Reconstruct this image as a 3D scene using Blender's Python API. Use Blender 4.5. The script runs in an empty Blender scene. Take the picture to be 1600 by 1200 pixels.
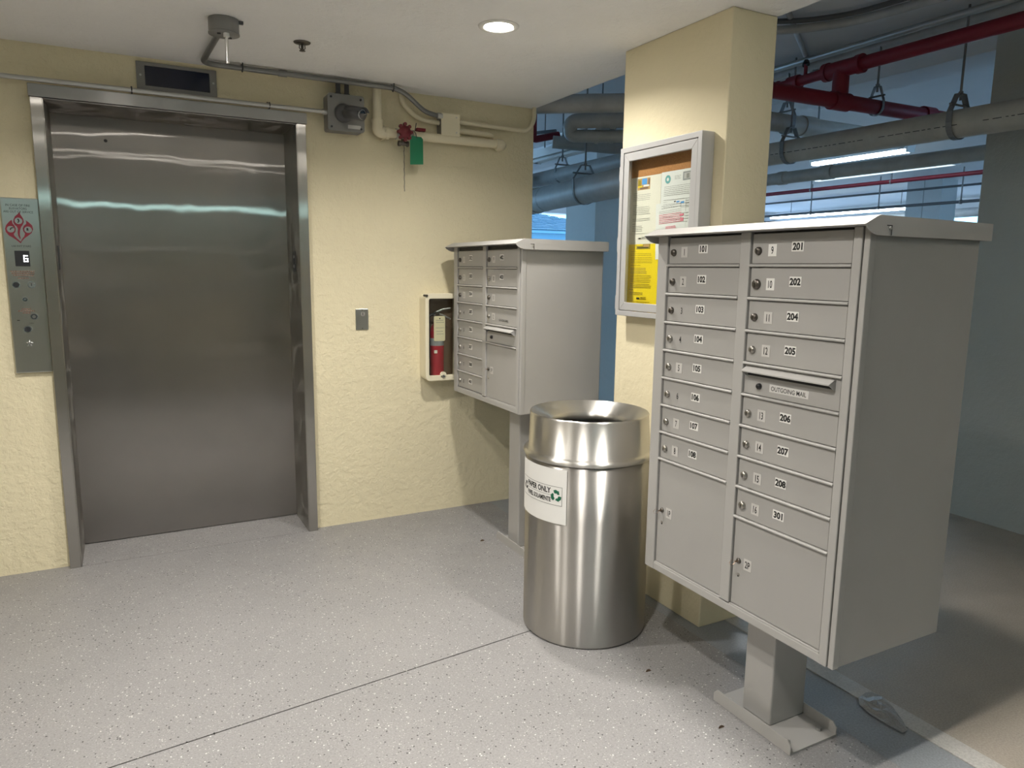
import bpy, math, random
from mathutils import Vector, Matrix
random.seed(7)
scene = bpy.context.scene
col = scene.collection
PI = math.pi

# ------------------------------------------------------------------ camera
cam_d = bpy.data.cameras.new('camera')
cam = bpy.data.objects.new('camera', cam_d); col.objects.link(cam)
yaw, pitch, roll = 0.4905, -0.1564, 0.0127
_f = Vector((math.sin(yaw)*math.cos(pitch), math.cos(yaw)*math.cos(pitch), math.sin(pitch)))
_r = Vector((math.cos(yaw), -math.sin(yaw), 0)); _u = _r.cross(_f)
_r2 = _r*math.cos(roll) + _u*math.sin(roll); _u2 = _r2.cross(_f)
cam.matrix_world = Matrix(((_r2.x, _u2.x, -_f.x, -0.3781), (_r2.y, _u2.y, -_f.y, -3.9135), (_r2.z, _u2.z, -_f.z, 1.4361), (0, 0, 0, 1)))
cam_d.sensor_width = 36.0; cam_d.lens = 1131.69/1600*36
cam_d.clip_start = 0.05; cam_d.clip_end = 200
scene.camera = cam

# ------------------------------------------------------------------ world, exposure
scene.view_settings.view_transform = 'Standard'
scene.view_settings.look = 'None'
scene.view_settings.gamma = 1.0
scene.view_settings.use_curve_mapping = False
scene.view_settings.exposure = 0.0
SKY = 3.1
sun_d = bpy.data.lights.new('sun', 'SUN'); sun_d.energy = 6.0; sun_d.angle = 0.01; sun_d.color = (0.72, 0.86, 1.0)
sun = bpy.data.objects.new('sun', sun_d); col.objects.link(sun); sun.location = (8, 30, 30)
sun.rotation_euler = (math.radians(-27), math.radians(4), 0)   # stands high beyond the neighbouring house
w = bpy.data.worlds.new('sky'); scene.world = w; w.use_nodes = True
nt = w.node_tree; nt.nodes.clear()
wo = nt.nodes.new('ShaderNodeOutputWorld'); bg = nt.nodes.new('ShaderNodeBackground')
tc = nt.nodes.new('ShaderNodeTexCoord'); sx = nt.nodes.new('ShaderNodeSeparateXYZ'); rp = nt.nodes.new('ShaderNodeValToRGB')
nt.links.new(tc.outputs['Generated'], sx.inputs[0]); nt.links.new(sx.outputs['Z'], rp.inputs[0])
rp.color_ramp.elements[0].position = 0.0; rp.color_ramp.elements[0].color = (0.34, 0.70, 1.0, 1)
rp.color_ramp.elements[1].position = 0.7; rp.color_ramp.elements[1].color = (0.16, 0.46, 1.0, 1)
nt.links.new(rp.outputs[0], bg.inputs[0]); bg.inputs[1].default_value = SKY
nt.links.new(bg.outputs[0], wo.inputs[0])

# lamp settings of the place
DOWNLIGHTS = [  # x, y, watts, beam angle in degrees
    (0.985, -1.212, 17.0, 148), (-0.35, -1.33, 23.0, 148), (0.0, -2.80, 20.5, 148), (1.21, -2.74, 15.0, 104), (-1.9, -2.6, 24.0, 148)]  # last lamp is added out of view to lift the left ceiling by bounce
LAMP_COL = (1.0, 0.955, 0.885)

H = 2.379       # lobby ceiling
H2 = 2.85       # garage ceiling
XS = 1.835      # lobby edge

# ------------------------------------------------------------------ materials
def nodes(m): return m.node_tree.nodes, m.node_tree.links
def mat(name, color, rough=0.5, metal=0.0, spec=0.5, emit=None, estr=0.0):
    m = bpy.data.materials.new(name); m.use_nodes = True
    b = m.node_tree.nodes['Principled BSDF']
    b.inputs['Base Color'].default_value = (*color, 1); b.inputs['Roughness'].default_value = rough
    b.inputs['Metallic'].default_value = metal; b.inputs['Specular IOR Level'].default_value = spec
    if emit:
        b.inputs['Emission Color'].default_value = (*emit, 1); b.inputs['Emission Strength'].default_value = estr
    return m
def coords(m, scale=(1, 1, 1), kind='Object'):
    n, l = nodes(m); t = n.new('ShaderNodeTexCoord'); mp = n.new('ShaderNodeMapping')
    mp.inputs['Scale'].default_value = scale; l.new(t.outputs[kind], mp.inputs[0]); return mp.outputs[0]
def noise(m, vec, scale, detail=4, rough=0.55):
    n, l = nodes(m); t = n.new('ShaderNodeTexNoise'); t.inputs['Scale'].default_value = scale
    t.inputs['Detail'].default_value = detail; t.inputs['Roughness'].default_value = rough
    l.new(vec, t.inputs['Vector']); return t.outputs['Fac']
def ramp(m, fac, stops):
    n, l = nodes(m); r = n.new('ShaderNodeValToRGB'); e = r.color_ramp.elements
    while len(e) < len(stops): e.new(0.5)
    for i, (p, c) in enumerate(stops):
        e[i].position = p; e[i].color = (*c, 1) if len(c) == 3 else c
    l.new(fac, r.inputs[0]); return r.outputs[0]
def math_(m, op, a, b=None, c=None):
    n, l = nodes(m); t = n.new('ShaderNodeMath'); t.operation = op
    for i, v in enumerate((a, b, c)):
        if v is None: continue
        if isinstance(v, (int, float)): t.inputs[i].default_value = v
        else: l.new(v, t.inputs[i])
    return t.outputs[0]
def mixc(m, fac, a, b, mode='MIX'):
    n, l = nodes(m); t = n.new('ShaderNodeMixRGB'); t.blend_type = mode
    for i, v in enumerate((fac, a, b)):
        if isinstance(v, (int, float)): t.inputs[i].default_value = v
        elif isinstance(v, tuple): t.inputs[i].default_value = (*v, 1)
        else: l.new(v, t.inputs[i])
    return t.outputs[0]
def bump(m, height, strength=0.3, dist=0.01):
    n, l = nodes(m); b = n.new('ShaderNodeBump'); b.inputs['Strength'].default_value = strength
    b.inputs['Distance'].default_value = dist; l.new(height, b.inputs['Height'])
    l.new(b.outputs[0], n['Principled BSDF'].inputs['Normal']); return b
def base(m, out): nodes(m)[1].new(out, nodes(m)[0]['Principled BSDF'].inputs['Base Color'])
def rough(m, out): nodes(m)[1].new(out, nodes(m)[0]['Principled BSDF'].inputs['Roughness'])
def brushed(m, tangent, amount=0.9):
    n, l = nodes(m); c = n.new('ShaderNodeCombineXYZ')
    for i in range(3): c.inputs[i].default_value = tangent[i]
    b = n['Principled BSDF']; b.inputs['Anisotropic'].default_value = amount; l.new(c.outputs[0], b.inputs['Tangent'])

def stucco(name, color, strength=0.5):
    m = mat(name, color, 0.75, spec=0.25)
    v = coords(m)
    n, l = nodes(m)
    a = noise(m, v, 26, 5, 0.6); d = noise(m, v, 90, 3, 0.6)
    k = ramp(m, a, [(0.42, (0, 0, 0)), (0.58, (1, 1, 1))])
    h = math_(m, 'ADD', math_(m, 'MULTIPLY', k, 0.6), math_(m, 'MULTIPLY', d, 0.5))
    bump(m, h, strength, 0.006)
    s = noise(m, v, 1.7, 4)
    base(m, mixc(m, ramp(m, s, [(0.3, (0, 0, 0)), (0.75, (1, 1, 1))]), color, tuple(c*0.93 for c in color)))
    return m
M = {}
M['cream'] = stucco('cream_stucco', (0.80, 0.72, 0.505))
M['column'] = stucco('cream_column_paint', (0.80, 0.72, 0.505), 0.22)
M['ceiling'] = stucco('ceiling_stucco', (0.92, 0.915, 0.91), 0.4)
M['garage_ceiling'] = stucco('garage_ceiling_paint', (0.74, 0.75, 0.76), 0.2)
M['garage_wall'] = stucco('garage_wall_paint', (0.50, 0.50, 0.455), 0.3)
M['blue_column'] = stucco('garage_column_paint', (0.60, 0.61, 0.60), 0.2)

def floor_mat(name, c1, c2, fleck=True, fscale=150):
    m = mat(name, c1, 0.42, spec=0.35)
    v = coords(m); n, l = nodes(m)
    a = noise(m, v, 1.3, 5, 0.6)
    c = mixc(m, ramp(m, a, [(0.3, (0, 0, 0)), (0.7, (1, 1, 1))]), c1, c2)
    g = noise(m, v, 160, 3, 0.7)
    c = mixc(m, 0.35, c, ramp(m, g, [(0.3, (0.25, 0.25, 0.25)), (0.7, (0.78, 0.78, 0.78))]), 'OVERLAY')
    st = noise(m, v, 5.0, 3, 0.5)
    c = mixc(m, math_(m, 'MULTIPLY', ramp(m, st, [(0.68, (0, 0, 0)), (0.78, (1, 1, 1))]), 0.22), c, (0.12, 0.12, 0.12))
    if fleck:
        for sc, thr, colr in ((fscale, 0.982, (0.66, 0.65, 0.63)), (fscale*0.93, 0.965, (0.03, 0.03, 0.03)), (fscale*1.5, 0.93, (0.46, 0.45, 0.44)), (fscale*1.7, 0.94, (0.13, 0.13, 0.14))):
            vo = n.new('ShaderNodeTexVoronoi'); vo.inputs['Scale'].default_value = sc; l.new(v, vo.inputs['Vector'])
            sp = n.new('ShaderNodeSeparateColor'); l.new(vo.outputs['Color'], sp.inputs[0])
            k = math_(m, 'MULTIPLY', math_(m, 'GREATER_THAN', sp.outputs[0], thr), math_(m, 'LESS_THAN', vo.outputs['Distance'], 0.42))
            c = mixc(m, math_(m, 'MULTIPLY', k, 0.85), c, colr)
    base(m, c)
    rough(m, ramp(m, noise(m, v, 6, 4), [(0.3, (0.36, 0.36, 0.36)), (0.7, (0.55, 0.55, 0.55))]))
    bump(m, g, 0.25, 0.002)
    return m
M['floor'] = floor_mat('speckled_epoxy', (0.275, 0.268, 0.268), (0.245, 0.24, 0.24))
M['garage_floor'] = floor_mat('garage_concrete', (0.41, 0.355, 0.29), (0.33, 0.295, 0.25), False)
M['kerb'] = floor_mat('pale_concrete', (0.50, 0.48, 0.44), (0.42, 0.41, 0.39), False)
M['strip'] = floor_mat('brushed_concrete', (0.27, 0.285, 0.30), (0.23, 0.245, 0.26), False)
M['patch'] = floor_mat('broken_concrete', (0.34, 0.33, 0.31), (0.24, 0.24, 0.24), False)
M['underslab'] = mat('dark_joint', (0.03, 0.03, 0.032), 0.9)
M['asphalt'] = floor_mat('outside_paving', (0.8, 0.8, 0.8), (0.75, 0.75, 0.75), False)

def steel(name, color, ax, ay, tangent, wave=0.0, wscale=(1.6, 1, 1.1), share=0.55, broad=0.42):
    # brushed metal: one lobe drawn out along the tangent plus one soft lobe
    m = bpy.data.materials.new(name); m.use_nodes = True; n, l = nodes(m); n.clear()
    o = n.new('ShaderNodeOutputMaterial'); g1 = n.new('ShaderNodeBsdfAnisotropic'); g2 = n.new('ShaderNodeBsdfAnisotropic'); mx = n.new('ShaderNodeMixShader')
    g1.distribution = 'BECKMANN'; g2.distribution = 'GGX'
    r = math.sqrt(ax*ay); k = math.sqrt(ay/ax)
    g1.inputs['Roughness'].default_value = math.sqrt(r); g1.inputs['Anisotropy'].default_value = -(1-k)
    g2.inputs['Roughness'].default_value = broad; g2.inputs['Anisotropy'].default_value = -0.5
    c = n.new('ShaderNodeCombineXYZ')
    for i in range(3): c.inputs[i].default_value = tangent[i]
    v = coords(m, (1, 1, 1)); s_ = noise(m, v, 3.0, 4)
    cc = mixc(m, ramp(m, s_, [(0.3, (0, 0, 0)), (0.7, (1, 1, 1))]), color, tuple(x*0.9 for x in color))
    for g in (g1, g2):
        l.new(c.outputs[0], g.inputs['Tangent']); l.new(cc, g.inputs['Color'])
    if wave:
        h = noise(m, coords(m, wscale), 2.3, 2, 0.4); b = n.new('ShaderNodeBump'); b.inputs['Strength'].default_value = 1.0; b.inputs['Distance'].default_value = wave
        l.new(h, b.inputs['Height'])
        for g in (g1, g2): l.new(b.outputs[0], g.inputs['Normal'])
    mx.inputs[0].default_value = 1-share
    l.new(g1.outputs[0], mx.inputs[1]); l.new(g2.outputs[0], mx.inputs[2]); l.new(mx.outputs[0], o.inputs[0])
    return m
M['steel_door'] = steel('brushed_steel_door', (0.44, 0.42, 0.40), 0.6, 0.0014, (1, 0, 0), 0.0018, share=0.65)
M['steel_frame'] = steel('brushed_steel_frame', (0.55, 0.53, 0.50), 0.4, 0.006, (1, 0, 0), 0.001)
M['steel_head'] = steel('brushed_steel_header', (0.45, 0.43, 0.41), 0.5, 0.03, (0, 0, 1), 0.001)
M['steel_panel'] = steel('brushed_steel_panel', (0.66, 0.67, 0.65), 0.4, 0.03, (1, 0, 0), 0.001)
M['can_steel'] = steel('brushed_steel_can', (0.57, 0.55, 0.52), 0.6, 0.045, (0, 0, 1), 0.0012, (2.5, 2.5, 1.0), 0.6)
M['can_lid'] = steel('satin_aluminium', (0.74, 0.72, 0.68), 0.4, 0.06, (0, 0, 1), 0.001, (2.5, 2.5, 1.5), 0.5)
M['can_inside'] = mat('dark_can_inside', (0.10, 0.09, 0.085), 0.6)

def powder(name, color, rg=0.45):
    m = mat(name, color, rg, 0.0, 0.4)
    v = coords(m); bump(m, noise(m, v, 700, 2), 0.06, 0.001)
    s = noise(m, v, 4, 4)
    base(m, mixc(m, ramp(m, s, [(0.35, (0, 0, 0)), (0.7, (1, 1, 1))]), color, tuple(c*0.95 for c in color)))
    return m
M['grey'] = powder('grey_powder_coat', (0.41, 0.40, 0.385))
M['grey_door'] = powder('grey_powder_coat_door', (0.375, 0.365, 0.35))
M['grey_box'] = powder('grey_plastic', (0.24, 0.235, 0.225))
M['conduit'] = mat('grey_conduit', (0.24, 0.24, 0.235), 0.4, 0.6)
M['galv'] = mat('galvanised_metal', (0.52, 0.52, 0.50), 0.38, 0.9)
M['dark'] = mat('dark_gap', (0.012, 0.012, 0.014), 0.6)
M['black'] = mat('black_plastic', (0.02, 0.02, 0.022), 0.4)
M['cam_grey'] = mat('dark_grey_camera', (0.10, 0.10, 0.105), 0.42)
M['glass_dark'] = mat('dark_blue_glass', (0.012, 0.016, 0.035), 0.15)
M['lens'] = mat('lens_glass', (0.01, 0.012, 0.02), 0.08)
M['chrome'] = mat('chrome', (0.72, 0.72, 0.70), 0.2, 1.0)
M['lock'] = mat('lock_metal', (0.40, 0.38, 0.35), 0.32, 1.0)
M['lock_dark'] = mat('aged_lock_metal', (0.16, 0.145, 0.13), 0.38, 1.0)
M['brass'] = mat('brown_key_metal', (0.28, 0.20, 0.14), 0.4, 1.0)
M['sticker'] = mat('white_sticker', (0.80, 0.79, 0.76), 0.5)
M['clear_sticker'] = mat('pale_grey_sticker', (0.55, 0.535, 0.51), 0.4)
M['label'] = mat('pale_label', (0.62, 0.61, 0.59), 0.45)
M['ink'] = mat('black_ink', (0.015, 0.015, 0.015), 0.6)
M['white'] = mat('white_paint', (0.82, 0.81, 0.78), 0.5)
M['ivory'] = mat('ivory_plastic', (0.80, 0.74, 0.56), 0.4)
M['pvc_cream'] = stucco('cream_painted_pipe', (0.80, 0.73, 0.54), 0.04)
M['red'] = mat('red_paint', (0.16, 0.012, 0.02), 0.4)
M['red_dark'] = mat('dark_red_pipe_paint', (0.20, 0.006, 0.018), 0.5)
M['red_ext'] = mat('red_extinguisher', (0.42, 0.02, 0.035), 0.25)
M['green'] = mat('green_tag', (0.0, 0.20, 0.085), 0.45)
M['cab_back'] = mat('brown_backing', (0.16, 0.105, 0.065), 0.6)
M['tag'] = mat('cream_tag', (0.80, 0.70, 0.46), 0.6)
M['cork'] = mat('cork', (0.50, 0.22, 0.075), 0.85)
_v = coords(M['cork']); base(M['cork'], ramp(M['cork'], noise(M['cork'], _v, 300, 4), [(0.3, (0.36, 0.15, 0.045)), (0.7, (0.60, 0.28, 0.10))]))
M['alu'] = mat('aluminium_frame', (0.50, 0.50, 0.50), 0.42, 0.3)
M['paper'] = mat('white_paper', (0.80, 0.79, 0.76), 0.7)
M['paper_c'] = mat('cream_paper', (0.82, 0.77, 0.66), 0.7)
M['paper_y'] = mat('yellow_paper', (0.92, 0.68, 0.005), 0.7)
M['line'] = mat('grey_print', (0.30, 0.29, 0.27), 0.7)
M['line_y'] = mat('dark_print', (0.35, 0.26, 0.02), 0.7)
M['pink'] = mat('red_print', (0.75, 0.22, 0.28), 0.7)
M['bluep'] = mat('blue_print', (0.10, 0.35, 0.75), 0.7)
M['teal'] = mat('teal_print', (0.16, 0.42, 0.42), 0.7)
M['stamp'] = mat('grey_stamp', (0.32, 0.33, 0.33), 0.7)
M['orange'] = mat('tan_print', (0.55, 0.33, 0.12), 0.7)
M['rust'] = mat('brown_print', (0.20, 0.12, 0.09), 0.6)
M['flame'] = mat('dark_red_print', (0.22, 0.010, 0.028), 0.45)
M['recycle'] = mat('dark_green_print', (0.005, 0.12, 0.06), 0.5)
M['lamp'] = mat('lamp_lens', (1, 1, 1), 0.5, emit=(1.0, 0.95, 0.87), estr=85)
M['digit'] = mat('lit_digit', (1, 1, 1), 0.5, emit=(0.95, 0.97, 1.0), estr=1.6)
M['tube'] = mat('fluorescent_tube', (1, 1, 1), 0.5, emit=(0.72, 0.88, 1.0), estr=28)
M['tube_dim'] = mat('dim_fluorescent_tube', (1, 1, 1), 0.5, emit=(0.75, 0.92, 1.0), estr=1.1)
M['tube_warm'] = mat('warm_fluorescent_tube', (1, 1, 1), 0.5, emit=(1.0, 0.93, 0.82), estr=30)
M['tube_cyan'] = mat('cool_fluorescent_tube', (1, 1, 1), 0.5, emit=(0.62, 1.0, 0.98), estr=7)
def pvc(name, c):
    m = mat(name, c, 0.45)
    v = coords(m, kind='Object'); s = noise(m, v, 7, 5, 0.65)
    base(m, mixc(m, ramp(m, s, [(0.35, (0, 0, 0)), (0.75, (1, 1, 1))]), c, tuple(x*0.75 for x in c))); return m
M['pvc'] = pvc('white_pvc_pipe', (0.56, 0.53, 0.47))
M['iron'] = pvc('grey_painted_pipe', (0.50, 0.50, 0.49))
M['hanger'] = mat('pipe_strap', (0.25, 0.245, 0.24), 0.5, 0.5)
M['roof_tile'] = mat('pale_roof_shingle', (0.09, 0.17, 0.21), 0.8)
M['siding'] = mat('pale_siding', (0.19, 0.37, 0.46), 0.7)
def glass_mat(name, tint=(0.9, 0.93, 0.92), refl=0.10):
    m = bpy.data.materials.new(name); m.use_nodes = True; n, l = nodes(m); n.clear()
    o = n.new('ShaderNodeOutputMaterial'); t = n.new('ShaderNodeBsdfTransparent'); g = n.new('ShaderNodeBsdfGlossy'); mx = n.new('ShaderNodeMixShader')
    t.inputs[0].default_value = (*tint, 1); g.inputs['Roughness'].default_value = 0.05; mx.inputs[0].default_value = refl
    l.new(t.outputs[0], mx.inputs[1]); l.new(g.outputs[0], mx.inputs[2]); l.new(mx.outputs[0], o.inputs[0]); return m
M['smoked'] = glass_mat('smoked_clear_plastic', (0.60, 0.54, 0.46), 0.05)
M['glass'] = glass_mat('clear_glazing', (0.94, 0.96, 0.95), 0.04)

# ------------------------------------------------------------------ mesh builder
class MB:
    def __init__(s): s.v = []; s.f = []; s.m = []; s.s = []; s.ms = []
    def mi(s, m):
        if m not in s.ms: s.ms.append(m)
        return s.ms.index(m)
    def add(s, vs, fs, m, smooth=False):
        o = len(s.v); s.v += [tuple(v) for v in vs]; k = s.mi(m)
        for f in fs: s.f.append(tuple(i+o for i in f)); s.m.append(k); s.s.append(smooth)
    def box(s, x0, x1, y0, y1, z0, z1, m):
        vs = [(x, y, z) for x in (x0, x1) for y in (y0, y1) for z in (z0, z1)]
        s.add(vs, [(0, 1, 3, 2), (4, 6, 7, 5), (0, 4, 5, 1), (2, 3, 7, 6), (0, 2, 6, 4), (1, 5, 7, 3)], m); return s
    def tube(s, path, r, m, n=12, smooth=True, caps=True):
        path = [Vector(p) for p in path]; rs = r if isinstance(r, (list, tuple)) else [r]*len(path)
        vs = []; fs = []; up = None
        for i, p in enumerate(path):
            a = path[max(i-1, 0)]; b = path[min(i+1, len(path)-1)]
            t = (b-a).normalized() if (b-a).length > 1e-9 else Vector((0, 0, 1))
            if up is None:
                up = t.orthogonal().normalized()
            else:
                up = (up - t*up.dot(t)); up = up.normalized() if up.length > 1e-6 else t.orthogonal().normalized()
            w_ = t.cross(up)
            for k in range(n):
                q = 2*PI*k/n; vs.append(p + (up*math.cos(q) + w_*math.sin(q))*rs[i])
        for i in range(len(path)-1):
            for k in range(n):
                k2 = (k+1) % n; fs.append((i*n+k, i*n+k2, (i+1)*n+k2, (i+1)*n+k))
        s.add(vs, fs, m, smooth)
        if caps:
            s.add(vs[:n], [tuple(range(n))[::-1]], m); s.add(vs[-n:], [tuple(range(n))], m)
        return s
    def cyl(s, p0, p1, r, m, n=20, r1=None, smooth=True): return s.tube([p0, p1], [r, r if r1 is None else r1], m, n, smooth)
    def lathe(s, prof, c, m, n=48, axis='z', smooth=True):
        vs = []; fs = []
        for (r, z) in prof:
            for k in range(n):
                q = 2*PI*k/n; a, b = r*math.cos(q), r*math.sin(q)
                vs.append((c[0]+a, c[1]+b, c[2]+z) if axis == 'z' else (c[0]+a, c[1]+z, c[2]+b) if axis == 'y' else (c[0]+z, c[1]+a, c[2]+b))
        for i in range(len(prof)-1):
            for k in range(n):
                k2 = (k+1) % n; f = (i*n+k, i*n+k2, (i+1)*n+k2, (i+1)*n+k)
                fs.append(f[::-1] if axis == 'y' else f)
        s.add(vs, fs, m, smooth); return s
    def prism(s, poly, d0, d1, m, axis='y', smooth=False):
        # poly in the two other axes: axis 'y' -> (x,z); 'x' -> (y,z); 'z' -> (x,y)
        mk = {'y': lambda a, b, d: (a, d, b), 'x': lambda a, b, d: (d, a, b), 'z': lambda a, b, d: (a, b, d)}[axis]
        n = len(poly); vs = [mk(a, b, d0) for a, b in poly] + [mk(a, b, d1) for a, b in poly]
        s.add(vs, [tuple(range(n)), tuple(range(2*n-1, n-1, -1))], m)
        s.add(vs, [(i, (i+1) % n, n+(i+1) % n, n+i)[::-1] for i in range(n)], m, smooth); return s
    def ring(s, outer, inner, d0, d1, m, axis='y'):
        # frame between two equal-length loops
        mk = {'y': lambda a, b, d: (a, d, b), 'x': lambda a, b, d: (d, a, b), 'z': lambda a, b, d: (a, b, d)}[axis]
        n = len(outer); vs = [mk(*p, d0) for p in outer]+[mk(*p, d0) for p in inner]+[mk(*p, d1) for p in outer]+[mk(*p, d1) for p in inner]
        fs = []
        for i in range(n):
            j = (i+1) % n
            fs += [(i, j, n+j, n+i), (2*n+i, 3*n+i, 3*n+j, 2*n+j), (i, 2*n+i, 2*n+j, j), (n+i, n+j, 3*n+j, 3*n+i)]
        s.add(vs, fs, m); return s
    def text(s, txt, x, z, h, m, bold=0.0, xs=1.0, fn=None, y=0.0, align='c'):
        vs, fs, wd = glyphs(txt, bold)
        k = h; o = -wd*k*xs/2 if align == 'c' else 0
        pts = [(x+o+a*k*xs, z+(b-0.5)*k) for a, b in vs]
        s.add([fn(a, b) if fn else (a, y, b) for a, b in pts], fs, m); return s
    def build(s, name, parent=None, bev=0.0, loc=None):
        me = bpy.data.meshes.new(name); me.from_pydata(s.v, [], s.f)
        for m in s.ms: me.materials.append(m)
        me.polygons.foreach_set('material_index', s.m); me.polygons.foreach_set('use_smooth', s.s); me.update()
        o = bpy.data.objects.new(name, me); col.objects.link(o)
        if parent: o.parent = parent
        if loc: o.location = loc
        if bev:
            b = o.modifiers.new('edge', 'BEVEL'); b.width = bev; b.segments = 2; b.limit_method = 'ANGLE'; b.angle_limit = 0.7
        return o

_gl = {}
def glyphs(txt, bold):
    key = (txt, bold)
    if key not in _gl:
        cu = bpy.data.curves.new('t', 'FONT'); cu.body = txt; cu.size = 1.0; cu.offset = bold; cu.resolution_u = 3
        ob = bpy.data.objects.new('t', cu); col.objects.link(ob)
        bpy.context.view_layer.update()
        me = ob.to_mesh(); vs = [(v.co.x, v.co.y) for v in me.vertices]; fs = [tuple(p.vertices) for p in me.polygons]
        ob.to_mesh_clear(); bpy.data.objects.remove(ob); bpy.data.curves.remove(cu)
        xs = [a for a, b in vs]; x0, x1 = min(xs), max(xs); cap = 0.69
        vs = [((a-x0)/cap, b/cap) for a, b in vs]
        _gl[key] = (vs, fs, (x1-x0)/cap)
    return _gl[key]
def fillet(pts, r, n=6):
    pts = [Vector(p) for p in pts]; out = [pts[0]]
    for i in range(1, len(pts)-1):
        p = pts[i]; a = (pts[i-1]-p); b = (pts[i+1]-p); rr = min(r, a.length*0.49, b.length*0.49)
        A = p + a.normalized()*rr; B = p + b.normalized()*rr
        for k in range(n+1):
            t = k/n; out.append(A*(1-t)**2 + p*2*t*(1-t) + B*t*t)
    return out + [pts[-1]]
def rrect(x0, x1, z0, z1, r, n=4):
    out = []
    for cx, cz, a0 in ((x1-r, z1-r, 0), (x0+r, z1-r, 90), (x0+r, z0+r, 180), (x1-r, z0+r, 270)):
        for k in range(n+1):
            q = math.radians(a0+90*k/n); out.append((cx+r*math.cos(q), cz+r*math.sin(q)))
    return out
def tag(o, label=None, cat=None, group=None, kind=None):
    if label: o['label'] = label
    if cat: o['category'] = cat
    if group: o['group'] = group
    if kind: o['kind'] = kind
    return o
def thing(name, label, cat, loc=(0, 0, 0), rz=0.0, group=None):
    o = bpy.data.objects.new(name, None); col.objects.link(o); o.location = loc; o.rotation_euler = (0, 0, rz)
    o.empty_display_size = 0.1
    return tag(o, label, cat, group)
def struct(mb, name, label=None, bev=0.0, parent=None):
    o = mb.build(name, parent, bev); o['kind'] = 'structure'
    if label: o['label'] = label
    return o

# ------------------------------------------------------------------ structure: lobby
# floor: dark sub-base with cast slabs parted by an open joint
fl = struct(MB().box(-6, 16, -9, 9, -0.30, -0.02, M['underslab']), 'floor', 'grey speckled lobby floor and brown garage floor')
def slab(poly, m, top=0.0): return MB().prism(poly, -0.0195, top, m, 'z').build('floor_slab', fl)
def jy(x): return -1.703 + (x+0.502)*(0.157/1.49)
g = 0.003
slab([(-6, jy(-6)+g), (1.56, jy(1.56)+g), (1.56, 0.30), (-6, 0.30)], M['floor'])
slab([(-6, -9), (1.56, -9), (1.56, jy(1.56)-g), (-6, jy(-6)-g)], M['floor'])
slab([(1.5605, -9), (1.7545, -9), (1.7545, 0.30), (1.5605, 0.30)], M['strip'])
slab([(1.755, -9), (1.8345, -9), (1.8345, 0.30), (1.755, 0.30)], M['kerb'], 0.003)
slab([(XS, -9), (16, -9), (16, 9), (XS, 9)], M['garage_floor'])
slab([(-6, 0.3005), (XS-0.0005, 0.3005), (XS-0.0005, 9), (-6, 9)], M['garage_floor'])

wb = MB()
wb.box(-3.6, -0.64, 0.0, 0.30, 0, H, M['cream']).box(0.442, XS, 0.0, 0.30, 0, H, M['cream']).box(-0.64, 0.442, 0.0, 0.30, 2.148, H, M['cream'])
struct(wb, 'wall_back', 'cream textured stucco wall around the elevator')
struct(MB().box(-3.75, -3.6, -9.0, 0.3, 0, H, M['cream']), 'wall_left', 'unseen cream wall closing the lobby beyond the call panel against sky light')  # unseen, run full length to keep blue sky light out of the lobby
struct(MB().box(-3.75, XS, -6.0, 0.30, H, H2+0.1, M['ceiling']), 'ceiling', 'white textured dropped ceiling over the elevator lobby')
struct(MB().box(1.612, XS, -1.834, -1.197, 0, H, M['column']), 'column', 'cream stucco column carrying the notice case', 0.004)
struct(MB().box(-0.9, 0.7, 0.30, 1.9, 0, H2, M['garage_wall']), 'wall_shaft', 'elevator shaft behind the cream wall')
# garage shell
gc = MB().box(-6, 16.5, -9.3, -6.0, H2, H2+0.3, M['garage_ceiling']).box(XS, 16.5, -6.0, 9.0, H2, H2+0.3, M['garage_ceiling']).box(-6, XS, 0.3, 9.0, H2, H2+0.3, M['garage_ceiling'])
struct(gc, 'ceiling_garage', 'painted concrete garage ceiling with pipes hung below')
struct(MB().box(4.0, 4.3, -9.0, -1.395, 0, H2, M['garage_wall']), 'wall_right', 'dull grey green garage wall behind the large mailbox unit')
struct(MB().box(4.0, 4.32, -1.395, 8.75, 2.68, H2, M['garage_ceiling']), 'beam_1', 'shallow concrete ceiling beam running on from the end of the garage wall', 0.005)
struct(MB().box(13.4, 13.7, -9.0, 8.75, 2.62, H2, M['garage_ceiling']), 'beam_2', 'concrete ceiling beam deep in the garage', 0.005)
struct(MB().box(-6, 16.5, 8.75, 9.05, 2.56, H2, M['garage_ceiling']), 'beam_3', 'edge beam at the open side of the garage', 0.005)
struct(MB().box(-6, 4.3, -9.3, -9.0, 0, H2, M['garage_wall']), 'wall_rear', 'garage wall behind the viewer')
cb = MB().box(3.80, 4.35, 2.2, 2.75, 0, H2, M['blue_column'])
struct(cb, 'column_2', 'garage column seen between the small mailbox unit and the cream column', 0.006)
cb = MB().box(10.4, 10.78, 2.85, 3.12, 0, H2, M['blue_column']).box(10.4, 10.78, 3.13, 3.4, 0, H2, M['blue_column']).box(10.42, 10.76, 3.11, 3.14, 0, H2, M['garage_wall'])
struct(cb, 'column_3', 'pale far garage column with a vertical joint')
struct(MB().box(16.2, 16.5, -9.0, 1.5, 0, H2, M['garage_wall']), 'wall_sky_block', 'unseen wall added at the far side to block sky light')  # out of view, added to keep sky light off the near garage ceiling
struct(MB().box(-30, 40, -40, 60, -0.6, -0.31, M['asphalt']), 'ground', 'paving outside the garage')

struct(MB().box(-6, 16.5, 8.80, 9.0, 0, 0.9, M['garage_wall']), 'wall_parapet', 'low parapet at the open side of the garage')
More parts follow.
